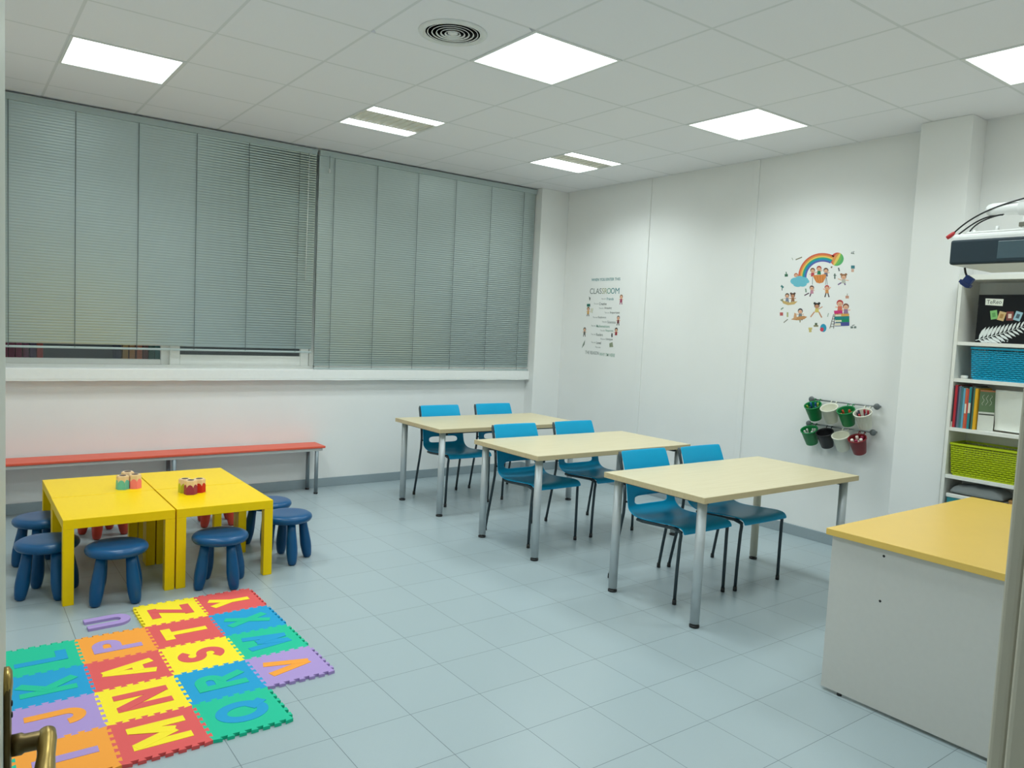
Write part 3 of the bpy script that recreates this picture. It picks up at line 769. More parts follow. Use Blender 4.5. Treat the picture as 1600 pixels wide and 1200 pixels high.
# woven baskets
def basket(x0, x1, y0, y1, z, h, m, label, rows):
    t = thing('basket', label, 'basket', ((x0 + x1) / 2, (y0 + y1) / 2, z), 0, 'woven plastic baskets')
    a, b_ = (x1 - x0) / 2, (y1 - y0) / 2
    def per(n, off, f):
        pts = []; rad = 0.02
        A, B = a * f + off, b_ * f + off
        # rounded rectangle perimeter
        segs = []
        for (cx, cy, a0) in ((A - rad, B - rad, 0), (-A + rad, B - rad, 90), (-A + rad, -B + rad, 180), (A - rad, -B + rad, 270)):
            for k in range(4):
                an = R(a0 + 30 * k); segs.append((cx + rad * cos(an), cy + rad * sin(an)))
        # resample
        out = []; L = []; tot = 0
        for i in range(len(segs)):
            p, q = Vector(segs[i]), Vector(segs[(i + 1) % len(segs)]); L.append((tot, p, q, (q - p).length)); tot += (q - p).length
        for k in range(n):
            s = tot * k / n
            for (t0, p, q, l) in L:
                if t0 <= s <= t0 + l + 1e-9: out.append(p.lerp(q, (s - t0) / max(l, 1e-9))); break
        return out, tot
    _, tot = per(8, 0, 1); nr = int(tot / 0.017) // 2 * 2
    zs = [0.012 + (h - 0.03) * (k + 0.5) / rows for k in range(rows)]
    wv = MB(); hz = (h - 0.03) / rows * 0.31
    for k, zc in enumerate(zs):
        f = 0.93 + 0.07 * zc / h
        P0, _ = per(nr * 2, 0.0, f)
        n = len(P0); V = []
        for i, p in enumerate(P0):
            nx = (P0[(i + 1) % n] - P0[i - 1]); nr_ = Vector((nx.y, -nx.x)).normalized()
            amp = 0.0026 * (1 if (i // 2 + k) % 2 == 0 else -1) if i % 2 == 0 else 0
            for (dn, dz) in ((amp - 0.001, -hz), (amp + 0.001, -hz), (amp + 0.001, hz), (amp - 0.001, hz)):
                V.append((p.x + nr_.x * dn, p.y + nr_.y * dn, zc + dz))
        F = [(i * 4 + j, ((i + 1) % n) * 4 + j, ((i + 1) % n) * 4 + (j + 1) % 4, i * 4 + (j + 1) % 4) for i in range(n) for j in range(4)]
        wv._new(V, F, m)
    wv.build('weave', None, t)
    rb = MB()
    Pb, _ = per(nr, -0.0005, 0.93); Pt, _ = per(nr, -0.0005, 1.0)
    for p, q in zip(Pb, Pt): rb.cyl((p.x, p.y, 0.005), (q.x, q.y, h - 0.008), 0.0014, seg=5, m=m)
    rb.build('ribs', None, t)
    Pr, _ = per(60, 0, 1.0); rm = MB()
    n = len(Pr); V = []
    for i, p in enumerate(Pr):
        nx = (Pr[(i + 1) % n] - Pr[i - 1]); nr_ = Vector((nx.y, -nx.x)).normalized()
        for dn, dz in ((-0.003, h - 0.012), (0.005, h - 0.012), (0.005, h), (-0.003, h)): V.append((p.x + nr_.x * dn, p.y + nr_.y * dn, dz))
    rm._new(V, [(i * 4 + j, ((i + 1) % n) * 4 + j, ((i + 1) % n) * 4 + (j + 1) % 4, i * 4 + (j + 1) % 4) for i in range(n) for j in range(4)], m)
    rm.build('rim', None, t)
    MB().prism([(p.x * 0.98, p.y * 0.98) for p in Pb], lambda u, v, k: (u, v, 0.012 if k else 0.0), m).build('bottom', None, t)
basket(2.165, 2.385, -1.935, -1.578, 1.3415, 0.200, M['cyan'], 'cyan woven plastic basket on the second shelf of the bookcase', 14)
basket(2.155, 2.385, -1.935, -1.512, 0.7295, 0.205, M['lime'], 'lime green woven plastic basket on the shelf under the books', 13)
tag(MB().lathe([(0.0, 0.0), (0.019, 0.0), (0.021, 0.004), (0.021, 0.016), (0.018, 0.019), (0.0, 0.019)], 24, M['white']).build('tub', None, None, (2.20, -1.545, 1.3415)), 'small white round tub beside the cyan basket', 'tub')
# books, spines to the room, from the left side panel
BK = [(0.008, 0.262, (52, 48, 50), 'dark grey'), (0.015, 0.268, (190, 36, 52), 'red'), (0.009, 0.258, (64, 30, 66), 'dark purple'), (0.013, 0.262, (96, 112, 132), 'slate blue'),
      (0.012, 0.256, (60, 116, 122), 'grey teal'), (0.013, 0.252, (96, 164, 190), 'light blue'), (0.013, 0.250, (206, 96, 60), 'orange'), (0.008, 0.246, (200, 70, 60), 'vermilion'),
      (0.015, 0.262, (24, 128, 136), 'teal'), (0.009, 0.268, (30, 32, 34), 'black'), (0.010, 0.262, (62, 112, 96), 'green'), (0.016, 0.256, (226, 172, 20), 'yellow')]
y = -1.5065
for k, (w, h, c, nm) in enumerate(BK):
    y -= w
    t = thing('book', '%s book standing in the row on the third shelf' % nm, 'book', (2.16, y, 1.0315), 0, 'books on the third shelf')
    b = MB().box((0.0, 0.0003, 0), (0.20, w - 0.0003, h), cm(*c), 0.0008)
    if nm in ('orange', 'teal'): b.box((-0.0006, 0.0015, h * 0.38), (0.002, w - 0.0015, h * 0.62), cm(226, 222, 206))
    if nm == 'dark grey': b.box((-0.0006, 0.001, 0.0), (0.002, w - 0.001, 0.035), cm(226, 222, 206))
    b.build('cover', None, t)
    MB().box((0.004, 0.0018, h), (0.199, w - 0.0018, h + 0.0008), cm(230, 226, 212)).build('pages', None, t)
# booklet with a green cover turned to the room, a curved pale plastic sheet beside it
t = thing('booklet', 'booklet with a green scribbled cover beside the yellow book', 'book', (2.175, y - 0.006, 1.0315), R(24))
MB().box((0.0, -0.085, 0.0), (0.004, 0, 0.25), cm(218, 222, 214), 0.0008).build('pages', None, t)
b = MB().box((-0.0012, -0.085, 0.115), (-0.0002, 0, 0.25), cm(96, 122, 88)); b.box((-0.0013, -0.083, 0.240), (-0.0002, -0.002, 0.249), cm(190, 120, 80))
b.box((-0.0013, -0.083, 0.096), (-0.0002, -0.002, 0.103), cm(50, 56, 52))
for k in range(3): b.tube([(-0.002, -0.02 - 0.02 * k + 0.006 * sin(j * 1.7 + k), 0.155 + j * 0.011) for j in range(7)], 0.0012, 5, cm(214, 220, 206))
b.build('cover', None, t)
b = MB()
b.grid(lambda u, v: (2.20 - 0.03 * u + 0.035 * (1 - v) ** 3 - 0.04 * max(0, 0.25 - v) * 3, -1.74 - 0.27 * u + 0.01 * v, 1.034 + 0.255 * max(0, (v - 0.12)) / 0.88 + 0.008 * (1 - v)), 10, 14, cm(226, 230, 222))
o = b.build('plastic_sheet', recalc=True); md = o.modifiers.new('thickness', 'SOLIDIFY'); md.thickness = 0.002
tag(o, 'curved pale plastic sheet standing beside the booklet', 'plastic sheet')
# bottom compartment in view: grey cushion on a white and teal box, small wooden box
t = thing('storage_box', 'white lidded box with teal sides under the grey cushion', 'box', (2.27, -1.68, 0.4205))
MB().box((-0.105, -0.16, 0), (0.105, 0.16, 0.165), cm(40, 140, 150), 0.003).build('box_body', None, t)
MB().box((-0.110, -0.166, 0.1655), (0.110, 0.166, 0.190), M['white'], 0.004).build('lid', None, t)
b = bmesh.new(); bmesh.ops.create_grid(b, x_segments=14, y_segments=20, size=1)
for v in b.verts:
    e = (1 - v.co.x ** 4) * (1 - v.co.y ** 4)
    v.co = Vector((v.co.x * 0.105, v.co.y * 0.155, 0.050 * max(e, 0) ** 0.5 + 0.004 * sin(v.co.y * 9) * e))
c2 = b.copy()
for v in c2.verts: v.co.z = -v.co.z * 0.25
k = MB(); k.merge(b, cm(150, 156, 156, 0.9), True); k.merge(c2, cm(150, 156, 156, 0.9), True)
bmesh.ops.remove_doubles(k.bm, verts=k.bm.verts[:], dist=1e-5)
tag(k.build('cushion', None, None, (2.268, -1.682, 0.624)), 'grey cushion lying under the lime basket shelf', 'cushion')
t = thing('wooden_box', 'small wooden box at the right of the grey cushion', 'box', (2.24, -1.90, 0.4205))
MB().box((-0.06, -0.035, 0), (0.08, 0.035, 0.20), mat('box wood', (190, 142, 84), 0.5, noise=0.08), 0.002).build('box_body', None, t)
MB().box((-0.062, -0.037, 0.2005), (0.082, 0.037, 0.212), mat('box wood lid', (198, 150, 90), 0.5, noise=0.08), 0.002).build('lid', None, t)

# ------------------------------------------------------------------ projector on its arm
PX, PY0, PY1, PZ = 0.245, -2.262, -2.66, 1.853
t = thing('projector', 'white projector with a slate front hung above the desk', 'projector', (PX + 0.19, (PY0 + PY1) / 2, PZ))
pc_ = (PX + 0.19, (PY0 + PY1) / 2)
LP = lambda x, y, z: (x - pc_[0], y - pc_[1], z - PZ)
MB().box(LP(PX + 0.004, PY1, PZ), LP(PX + 0.375, PY0, PZ + 0.122), M['proj'], 0.014, 3).build('case', None, t)
fr = MB().box(LP(PX - 0.004, PY1 + 0.004, PZ + 0.002), LP(PX + 0.02, PY0 - 0.002, PZ + 0.098), M['projdark'], 0.009, 3).build('front_panel', None, t)
MB().box(LP(PX - 0.005, -2.60, PZ + 0.018), LP(PX + 0.0, -2.435, PZ + 0.085), M['projpanel'], 0.002).build('sensor_window', None, fr)
MB().box(LP(PX + 0.06, PY0 - 0.002, PZ + 0.03), LP(PX + 0.09, PY0 + 0.006, PZ + 0.06), M['proj'], 0.003).build('side_button', None, t)
for y, z in ((-2.335, 0.015), (-2.415, 0.024)):
    MB().cyl(LP(PX + 0.03, y, PZ + 0.118), LP(PX + 0.03, y, PZ + 0.122 + z), 0.006, seg=12, m=M['proj']).build('mount_knob', None, t)
MB().box(LP(PX + 0.018, -2.60, PZ + 0.122), LP(PX + 0.30, -2.31, PZ + 0.130), M['proj'], 0.003).build('mount_plate', None, t)
t = thing('wall_bracket', 'white tubular wall arm with rounded end above the projector', 'projector mount', (0.36, YF, 2.03))
MB().lathe([(0.0, 1.085), (0.014, 1.083), (0.022, 1.075), (0.0255, 1.06), (0.0255, 0.96), (0.0255, 0.02)], 24, M['proj'], (0, 0, 0.045), True, (0, 1, 0)).build('tube', None, t)
MB().lathe([(0.0285, 0.80), (0.0285, 0.965)], 24, M['proj'], (0, 0, 0.045), True, (0, 1, 0)).build('sleeve', None, t)
MB().box((-0.12, 0.0, -0.08), (0.12, 0.02, 0.16), M['proj'], 0.004).build('wall_plate', None, t)
MB().cyl((0, 0.93, -0.047), (0, 0.93, 0.022), 0.022, seg=20, m=M['proj']).box((-0.026, 0.90, -0.03), (0.026, 0.957, -0.012), cm(104, 104, 92), 0.003).build('drop_post', None, t)
# cables
def bez(p0, p1, p2, p3, n=24):
    p0, p1, p2, p3 = map(Vector, (p0, p1, p2, p3))
    return [p0 * (1 - s) ** 3 + p1 * 3 * s * (1 - s) ** 2 + p2 * 3 * s * s * (1 - s) + p3 * s ** 3 for s in [k / n for k in range(n + 1)]]
t = thing('cable', 'black cable with a red plug arching over the projector', 'cable', (0.30, -2.235, 1.975))
C0 = Vector((0.30, -2.235, 1.975)); LC = lambda p: tuple(Vector(p) - C0)
MB().tube([LC(p) for p in bez((0.325, -2.238, 1.992), (0.33, -2.30, 2.06), (0.34, -2.40, 2.105), (0.345, -2.60, 2.125))], 0.0032, 8, M['black']).build('lead', None, t)
MB().tube([LC(p) for p in ((0.322, -2.213, 1.972), (0.3225, -2.222, 1.978), (0.324, -2.234, 1.988), (0.325, -2.240, 1.994))], [0.0075, 0.0085, 0.0075, 0.004], 10, cm(190, 50, 54)).build('red_plug', None, t)
def cable(pts, label, r=0.003):
    b = MB(); o = Vector(pts[0]); b.tube([Vector(p) - o for p in pts], r, 8, M['black'])
    tag(b.build('cable', None, None, o), label, 'cable', 'thin black projector cables')
cable(bez((0.335, -2.241, 1.977), (0.345, -2.30, 2.03), (0.35, -2.33, 2.055), (0.352, -2.40, 2.052)), 'thin black cable running from the projector corner up under the arm')
cable(bez((0.345, -2.281, 1.977), (0.345, -2.29, 2.02), (0.346, -2.34, 2.045), (0.348, -2.405, 2.054)), 'thin black cable curving from the projector top to the arm, innermost')
t = thing('hanging_cable', 'short black cable with a blue video plug hanging under the projector', 'cable', (0.35, -2.279, 1.853))
MB().tube([(0, 0, -0.001), (0.001, -0.004, -0.02), (0.002, -0.010, -0.035)], 0.004, 8, M['black']).build('lead', None, t)
p = MB().box((-0.010, -0.017, -0.034), (0.010, 0.017, 0.010), cm(18, 52, 120), 0.003).box((-0.012, -0.024, -0.030), (0.012, 0.024, -0.016), cm(16, 44, 104), 0.002)
p = p.build('blue_plug', None, t, (0.003, -0.020, -0.046)); p.rotation_euler = (R(34), 0, 0)

# ------------------------------------------------------------------ buckets on rails
def rail(z, y0, y1, label):
    t = thing('wall_rail', label, 'rail', (XR, (y0 + y1) / 2, z), 0, 'steel rails with hanging buckets')
    hw = (y0 - y1) / 2
    MB().cyl((-0.045, -hw, 0), (-0.045, hw, 0), 0.006, seg=12, m=M['steel']).build('bar', None, t)
    for s in (-1, 1):
        e = MB().cyl((-0.045, s * (hw + 0.004), 0), (-0.0005, s * (hw + 0.004), 0), 0.008, seg=12, m=M['steel']).build('bracket', None, t)
        MB().lathe([(0.0, -0.004), (0.020, -0.003), (0.023, 0.002), (0.021, 0.010), (0.012, 0.014), (0.0, 0.015)], 24, cm(96, 104, 106, 0.35), (-0.045, s * (hw + 0.004), 0), True, (-1, 0, 0)).build('end_cap', None, e)
rail(1.088, -0.405, -0.908, 'upper steel rail on the right wall holding four buckets')
rail(0.900, -0.397, -0.895, 'lower steel rail on the right wall holding four buckets')
BG, BW, BBk, BR = cm(0, 128, 66, 0.4), cm(226, 226, 210, 0.4), cm(16, 16, 20, 0.45), cm(128, 26, 34, 0.4)
TILT = R(27)
def bucket_matrix(y, z):
    """pot frame: hangs from the bar by its rim and leans out into the room"""
    rot = Matrix.Rotation(-TILT, 4, 'Y')
    rear = rot @ Vector((0.066, 0, 0.118))
    return Matrix.Translation(Vector((XR - 0.058, y, z - 0.008)) - rear) @ rot
def bucket(y, z, m, label):
    mwb = bucket_matrix(y, z)
    t = thing('hanging_bucket', label, 'bucket', mwb.translation, 0, 'small buckets hung on the rails')
    t.rotation_euler = (0, -TILT, 0)
    ro, ri = 0.062, 0.043
    MB().lathe([(0.0, 0.0), (ri, 0.0), (ri + 0.001, 0.002), (ro - 0.002, 0.112), (ro + 0.002, 0.114), (ro + 0.002, 0.122), (ro - 0.003, 0.122), (ro - 0.004, 0.112), (ri - 0.002, 0.004), (0.0, 0.004)], 32, m).build('pot', None, t)
    hk = MB()
    for d in (-0.02, 0.02): hk.tube([(0.060, d, 0.112), (0.064, d, 0.126), (0.072, d, 0.132), (0.082, d, 0.126), (0.084, d, 0.116)], 0.0035, 8, m)
    hk.build('hook', None, t)
    return t
def pens(y, z, specs, group, noun='marker pen', L=0.10, r=0.0066):
    rg = random.Random(int(abs(y) * 1000 + z * 77)); mwb = bucket_matrix(y, z)
    for k, (c, lb) in enumerate(specs):
        a = 2 * pi * k / len(specs) + rg.uniform(-.3, .3)
        base = mwb @ Vector((0.022 * cos(a), 0.022 * sin(a), 0.006))
        rr = 0.040 + rg.uniform(-0.006, 0.004)
        top = mwb @ Vector((rr * cos(a), rr * sin(a), L + rg.uniform(-0.006, 0.006)))
        t = thing('marker_pen', lb, 'pen', base, 0, group)
        ax = top - base; Lk = ax.length
        MB().lathe([(0.0, 0.0), (r * 0.8, 0.001), (r, 0.004), (r, Lk * 0.62)], 10, cm(*c), (0, 0, 0), True, ax).build('barrel', None, t)
        cp_ = tuple(min(255, int(x * 0.85)) for x in c)
        MB().lathe([(r * 1.15, Lk * 0.62), (r * 1.15, Lk * 0.98), (r * 0.8, Lk), (0.0, Lk)], 10, cm(*cp_), (0, 0, 0), True, ax).build('pen_cap', None, t)
zu, zl = 1.088, 0.900
YU = [-0.457, -0.590, -0.722, -0.849]; YL = [-0.442, -0.570, -0.697, -0.824]
bucket(YU[0], zu, BG, 'green bucket with blue and green pens, upper rail, left end')
bucket(YU[1], zu - 0.004, BW, 'empty white bucket between two green ones on the upper rail')
bucket(YU[2], zu - 0.008, BG, 'green bucket with orange pens on the upper rail')
bucket(YU[3], zu - 0.012, BW, 'white bucket with red and grey pens, upper rail, right end')
bucket(YL[0], zl, BG, 'green bucket with white chalk pens on the lower rail, left end')
bucket(YL[1], zl - 0.004, BBk, 'black bucket on the lower rail')
bucket(YL[2], zl - 0.008, BW, 'empty white bucket on the lower rail beside the dark red one')
bucket(YL[3], zl - 0.012, BR, 'dark red bucket with glue sticks, lower rail, right end')
g = 'pens in the green bucket at the upper left'
pens(YU[0], zu, [((20, 96, 160), 'blue pen in the upper left green bucket'), ((30, 120, 190), 'blue pen in the upper left green bucket'), ((150, 190, 60), 'yellow green pen in the upper left green bucket'), ((20, 60, 70), 'dark pen in the upper left green bucket'), ((24, 110, 150), 'blue pen in the upper left green bucket'), ((170, 200, 90), 'yellow green pen in the upper left green bucket')], g, L=0.126)
pens(YU[2], zu - 0.008, [((236, 90, 50), 'orange pen in the right green bucket of the upper rail')] * 5, 'orange pens in the green bucket', L=0.106)
pens(YU[3], zu - 0.012, [((190, 30, 56), 'red pen in the white bucket with red and grey pens'), ((90, 92, 110), 'grey pen in the white bucket with red and grey pens'), ((50, 48, 66), 'dark grey pen in the white bucket with red and grey pens'), ((210, 50, 60), 'red pen in the white bucket with red and grey pens'), ((110, 110, 124), 'grey pen in the white bucket with red and grey pens'), ((200, 40, 60), 'red pen in the white bucket with red and grey pens')], 'pens in the white bucket at the upper right', L=0.124)
pens(YL[0], zl, [((240, 240, 236), 'white pen in the green bucket on the lower rail')] * 7, 'white pens in the lower green bucket', L=0.112)
mwb = bucket_matrix(YL[3], zl - 0.012)
for k, (dx, dy) in enumerate(((-0.024, 0.024), (-0.004, -0.028), (0.022, 0.014), (-0.026, -0.006), (0.026, -0.020))):
    c = ((244, 236, 226), (244, 236, 226), (240, 226, 214), (150, 40, 74), (150, 40, 74))[k]
    base = mwb @ Vector((dx * 0.8, dy * 0.8, 0.006)); ax = (mwb @ Vector((dx * 1.1, dy * 1.1, 0.12))) - base
    t = thing('glue_stick', ('white glue stick in the dark red bucket' if k < 3 else 'white glue stick with a plum cap in the dark red bucket'), 'glue stick', base, 0, 'glue sticks in the dark red bucket')
    MB().lathe([(0.0, 0.0), (0.010, 0.0), (0.010, 0.085)], 14, cm(244, 238, 228), (0, 0, 0), True, ax).build('tube', None, t)
    MB().lathe([(0.0108, 0.0852), (0.0108, 0.113), (0.009, 0.116), (0.0, 0.116)], 14, cm(*c), (0, 0, 0), True, ax).build('cap', None, t)

# ------------------------------------------------------------------ wall decals
XD = XR - 0.0006
# classroom lettering: left-top (918,436) right-top (968,436) on the wall
t = thing('wall_lettering', 'lettered classroom decal with small pictures on the white wall', 'wall decal', (XR, 2.03, 1.675))
U0, U1 = 0.245, -0.245; V0, V1 = 0.40, -0.40
def WL(px, py, off=0.0):     # decal layout in a 0..1 square, x to the right seen from the room, y down
    return (-0.0008 - off, U0 + (U1 - U0) * px, V0 + (V1 - V0) * py)
def line(s, px, py, w, h, c, bold=0.0, shear=0.0):
    b = MB(); dw, dh = abs(U1 - U0), abs(V1 - V0)
    text_into(b, s, lambda u, v: WL(px + u / dw, py - v / dh), w * dw, h * dh, c, bold, shear)
    b.build('text_line', None, t)
tl_, gr_, dk_, ol_, lg_ = cm(40, 128, 132), cm(116, 126, 122), cm(64, 74, 74), cm(168, 172, 136), cm(112, 160, 140)
line('WHEN YOU ENTER THIS', 0.54, 0.022, 0.86, 0.036, tl_, 0.012)
line('CLAS', 0.26, 0.168, 0.36, 0.072, gr_, 0.004); line('SR', 0.53, 0.168, 0.15, 0.072, ol_, 0.004); line('O', 0.66, 0.168, 0.12, 0.072, lg_, 0.004); line('O', 0.775, 0.168, 0.11, 0.072, tl_, 0.004); line('M', 0.905, 0.168, 0.115, 0.072, tl_)
LN = [('Friends', 0.60, 0.266, 0.20, tl_), ('Creative', 0.38, 0.328, 0.22, dk_), ('Amazing', 0.54, 0.384, 0.22, dk_), ('Important', 0.72, 0.440, 0.28, dk_), ('Explorers', 0.37, 0.503, 0.24, gr_), ('Scientists', 0.66, 0.557, 0.24, gr_),
      ('Mathematicians', 0.33, 0.612, 0.40, lg_), ('Respected', 0.62, 0.668, 0.22, lg_), ('Readers', 0.34, 0.722, 0.20, gr_), ('Unique', 0.64, 0.776, 0.20, dk_), ('Loved', 0.36, 0.826, 0.14, dk_)]
for s, px, py, w, c in LN:
    line('You are', px - 0.085, py, 0.14, 0.020, gr_); line(s, px + w / 2 + 0.01, py + 0.002, w, 0.034, c, 0.008)
line('You are', 0.42, 0.884, 0.16, 0.022, gr_)
line('THE REASON', 0.25, 0.962, 0.42, 0.042, gr_, 0.006); line("WHY I'M HERE", 0.71, 0.972, 0.46, 0.042, lg_, 0.006)
def disc(cx, cy, rx, ry, n=18, a0=0, a1=360): return [(cx + rx * cos(R(a0 + (a1 - a0) * k / n)), cy + ry * sin(R(a0 + (a1 - a0) * k / n))) for k in range(n + (0 if a1 - a0 == 360 else 1))]
class Flat:
    """thin printed shapes stacked on the wall; layout fn(x, y, offset)"""
    def __init__(s, fn): s.fn = fn; s.b = MB(); s.z = 0.0
    def poly(s, pts, c):
        s.z += 0.00005
        z = s.z; s.b.prism(pts, lambda u, v, k: s.fn(u, v, z if k else 0.0), c); return s
    def stroke(s, p, q, w, c):
        p, q = Vector(p), Vector(q); d = (q - p).normalized(); n = Vector((-d.y, d.x)) * w / 2
        return s.poly([tuple(p + n), tuple(q + n), tuple(q - n), tuple(p - n)], c)
SKIN = [cm(232, 182, 150), cm(200, 146, 112), cm(150, 100, 74)]
def kid(F, x, y, s, hair, shirt, pants, skin=0, legs=((-0.25, 1.5), (0.25, 1.5)), arms=((-0.6, 0.5), (0.6, 0.5)), bunches=False, body=True):
    sk = SKIN[skin]
    if body:
        for (dx, dy) in legs: F.stroke((x + dx * 0.5 * s, y + 0.95 * s), (x + dx * 1.3 * s, y + dy * s), 0.2 * s, sk if pants is None else pants)
        for (dx, dy) in arms: F.stroke((x + dx * 0.3 * s, y + 0.52 * s), (x + dx * s, y + dy * s), 0.14 * s, sk)
        F.poly([(x - 0.24 * s, y + 0.36 * s), (x + 0.24 * s, y + 0.36 * s), (x + 0.34 * s, y + 1.05 * s), (x - 0.34 * s, y + 1.05 * s)], shirt)
    if bunches:
        for d in (-1, 1): F.poly(disc(x + d * 0.36 * s, y - 0.42 * s, 0.2 * s, 0.2 * s, 12), hair)
    F.poly(disc(x, y - 0.04 * s, 0.43 * s, 0.45 * s), hair)
    F.poly(disc(x, y + 0.08 * s, 0.34 * s, 0.32 * s), sk)
    for d in (-1, 1): F.poly(disc(x + d * 0.13 * s, y + 0.06 * s, 0.035 * s, 0.05 * s, 8), cm(40, 34, 34))
    F.poly(disc(x, y + 0.2 * s, 0.1 * s, 0.04 * s, 8), cm(190, 90, 84))
def WLs(cx, cy):   # local units of 0.1 decal width
    return lambda x, y, z: WL(cx + x * 0.1, cy + y * 0.1 * (0.49 / 0.80), z + 0.0001)
def pk(cx, cy, **kw):
    F = Flat(WLs(cx, cy)); kid(F, 0, 0, 1.0, **kw); F.b.build('child_picture', None, t)
pk(1.03, 0.245, hair=cm(150, 110, 84), shirt=cm(160, 66, 98), pants=cm(150, 70, 100))
pk(0.06, 0.400, hair=cm(120, 84, 50), shirt=cm(214, 168, 96), pants=cm(80, 62, 48))
F = Flat(WLs(0.06, 0.355)); F.poly([(-0.55, -0.35), (0.5, -0.4), (0.55, 0.2), (-0.5, 0.2)], cm(40, 112, 96)); F.b.build('hat_picture', None, t)
pk(0.98, 0.505, hair=cm(130, 120, 116), shirt=cm(120, 60, 66), pants=cm(60, 44, 48))
pk(-0.02, 0.668, hair=cm(94, 98, 90), shirt=cm(110, 108, 104), pants=cm(90, 84, 84))
pk(0.94, 0.655, hair=cm(20, 18, 20), shirt=cm(156, 44, 58), pants=cm(150, 44, 58), legs=((-0.2, 1.05), (0.2, 1.05)))
F = Flat(WLs(0.82, 0.725)); F.poly([(-.1, -.5), (.2, -.4), (.25, .3), (-.05, .45), (-.2, 0)], cm(60, 62, 62)); F.b.build('ink_picture', None, t)
F = Flat(WLs(0.08, 0.265)); F.poly([(-.2, -.5), (.05, -.3), (.3, -.2), (.2, .4), (0, .3)], cm(90, 98, 92)); F.b.build('leaf_picture', None, t)
F = Flat(WLs(0.16, 0.42)); F.stroke((0, -.5), (-.1, .4), .16, cm(196, 182, 110)); F.stroke((.4, -.5), (.3, .5), .12, cm(170, 176, 112)); F.b.build('pencil_picture', None, t)
F = Flat(WLs(-0.04, 0.86)); F.poly([(.55, -.9), (.4, .1), (-.1, .6), (-.4, .9), (-.15, .1), (.2, -.5)], cm(124, 140, 126)); F.b.build('feather_picture', None, t)
F = Flat(WLs(0.82, 0.845)); F.poly([(-.6, -.3), (.3, -.6), (.6, .4), (-.5, .5)], cm(150, 158, 132)); F.stroke((-.3, -.2), (-.2, .4), .1, cm(124, 132, 110)); F.b.build('notebook_picture', None, t)

# rainbow and children stickers: sheet layout in 0..1200 units mapped on the wall
CN = [(0.0065, 2.225), (-0.6305, 2.193), (-0.0445, 1.612), (-0.679, 1.631)]
def ST_(x, y, z=0.0):
    a = (x - 135) / 885; b_ = (y - 187) / 900
    yy = (CN[0][0] * (1 - a) + CN[1][0] * a) * (1 - b_) + (CN[2][0] * (1 - a) + CN[3][0] * a) * b_
    zz = (CN[0][1] * (1 - a) + CN[1][1] * a) * (1 - b_) + (CN[2][1] * (1 - a) + CN[3][1] * a) * b_
    return (XR - (0.0004 + z if z > 0 else -0.0002), yy, zz)
def sticker(name, label, draw, cx, cy):
    o = Vector(ST_(cx, cy)); o.x = XR
    F = Flat(lambda x, y, z: tuple(Vector(ST_(x, y, z)) - o)); draw(F)
    return tag(F.b.build(name, None, None, o), label, 'wall sticker', 'children and rainbow wall stickers')
def arc_band(cx, cy, rx0, ry0, rx1, ry1, a0, a1, n=28):
    return [(cx + rx0 * cos(R(a0 + (a1 - a0) * k / n)), cy - ry0 * sin(R(a0 + (a1 - a0) * k / n))) for k in range(n + 1)] + \
           [(cx + rx1 * cos(R(a1 - (a1 - a0) * k / n)), cy - ry1 * sin(R(a1 - (a1 - a0) * k / n))) for k in range(n + 1)]
def rainbow(F):
    cols = [(216, 98, 70), (226, 142, 72), (232, 200, 98), (40, 166, 130), (30, 140, 180), (92, 96, 176)]
    R0, R1 = 290, 190; st = (R0 - R1) / 6
    for k, c in enumerate(cols):
        ra, rb = R0 - st * k, R0 - st * (k + 1)
        F.poly(arc_band(655, 480, ra, ra, rb, rb, 62, 180), cm(*c))
    kid(F, 340, 452, 58, cm(190, 110, 70), cm(200, 120, 80), None, 0, body=False)
    for (x, y, rx, ry) in ((330, 520, 60, 42), (385, 505, 62, 48), (440, 512, 50, 40), (360, 555, 55, 32), (420, 550, 50, 34), (472, 522, 28, 22)): F.poly(disc(x, y, rx, ry), cm(110, 190, 208))
sticker('rainbow_sticker', 'rainbow sticker ending on a blue cloud with a child behind it', rainbow, 420, 380)
def balloon(F):
    ca, sa = cos(R(28)), sin(R(28))
    rt = lambda pts: [(820 + u * ca - v * sa, 262 + u * sa + v * ca) for u, v in pts]
    for k, c in enumerate(((214, 84, 70), (226, 150, 84), (232, 206, 104), (120, 190, 96), (90, 180, 110))):
        a0, a1 = -1 + 0.4 * k, -1 + 0.4 * (k + 1)
        top = [(72 * s * 1.0 * sin(j * pi / 12) , -80 * cos(j * pi / 12)) for s in (a0,) for j in range(13)]
        bot = [(72 * a1 * sin(j * pi / 12), -80 * cos(j * pi / 12)) for j in range(12, -1, -1)]
        F.poly(rt(top + bot[1:-1]), cm(*c))
    F.poly([(748, 350), (768, 344), (764, 366), (750, 364)], cm(120, 96, 84))
sticker('balloon_sticker', 'red, yellow and green hot air balloon sticker at the end of the rainbow', balloon, 820, 262)
def basket_kids(F):
    for x, y, h, s in ((540, 395, (120, 84, 60), (190, 70, 84)), (615, 372, (170, 60, 50), (40, 130, 90)), (695, 395, (96, 72, 60), (110, 110, 130))):
        kid(F, x, y, 66, cm(*h), cm(*s), None, 0, legs=(), arms=((-0.6, 0.7), (0.6, 0.3)))
    F.poly([(540, 450), (700, 440), (690, 480), (660, 535), (620, 545), (585, 535), (560, 495)], cm(222, 140, 72))
    for k in range(4): F.stroke((560 + 34 * k, 455), (585 + 24 * k, 535), 4, cm(180, 100, 50))
    for x0, x1 in ((540, 536), (698, 690), (700, 712)): F.stroke((x0, 470), (x1, 560), 4, cm(130, 140, 150))
sticker('balloon_basket_sticker', 'sticker of three children in an orange balloon basket under the rainbow', basket_kids, 620, 450)
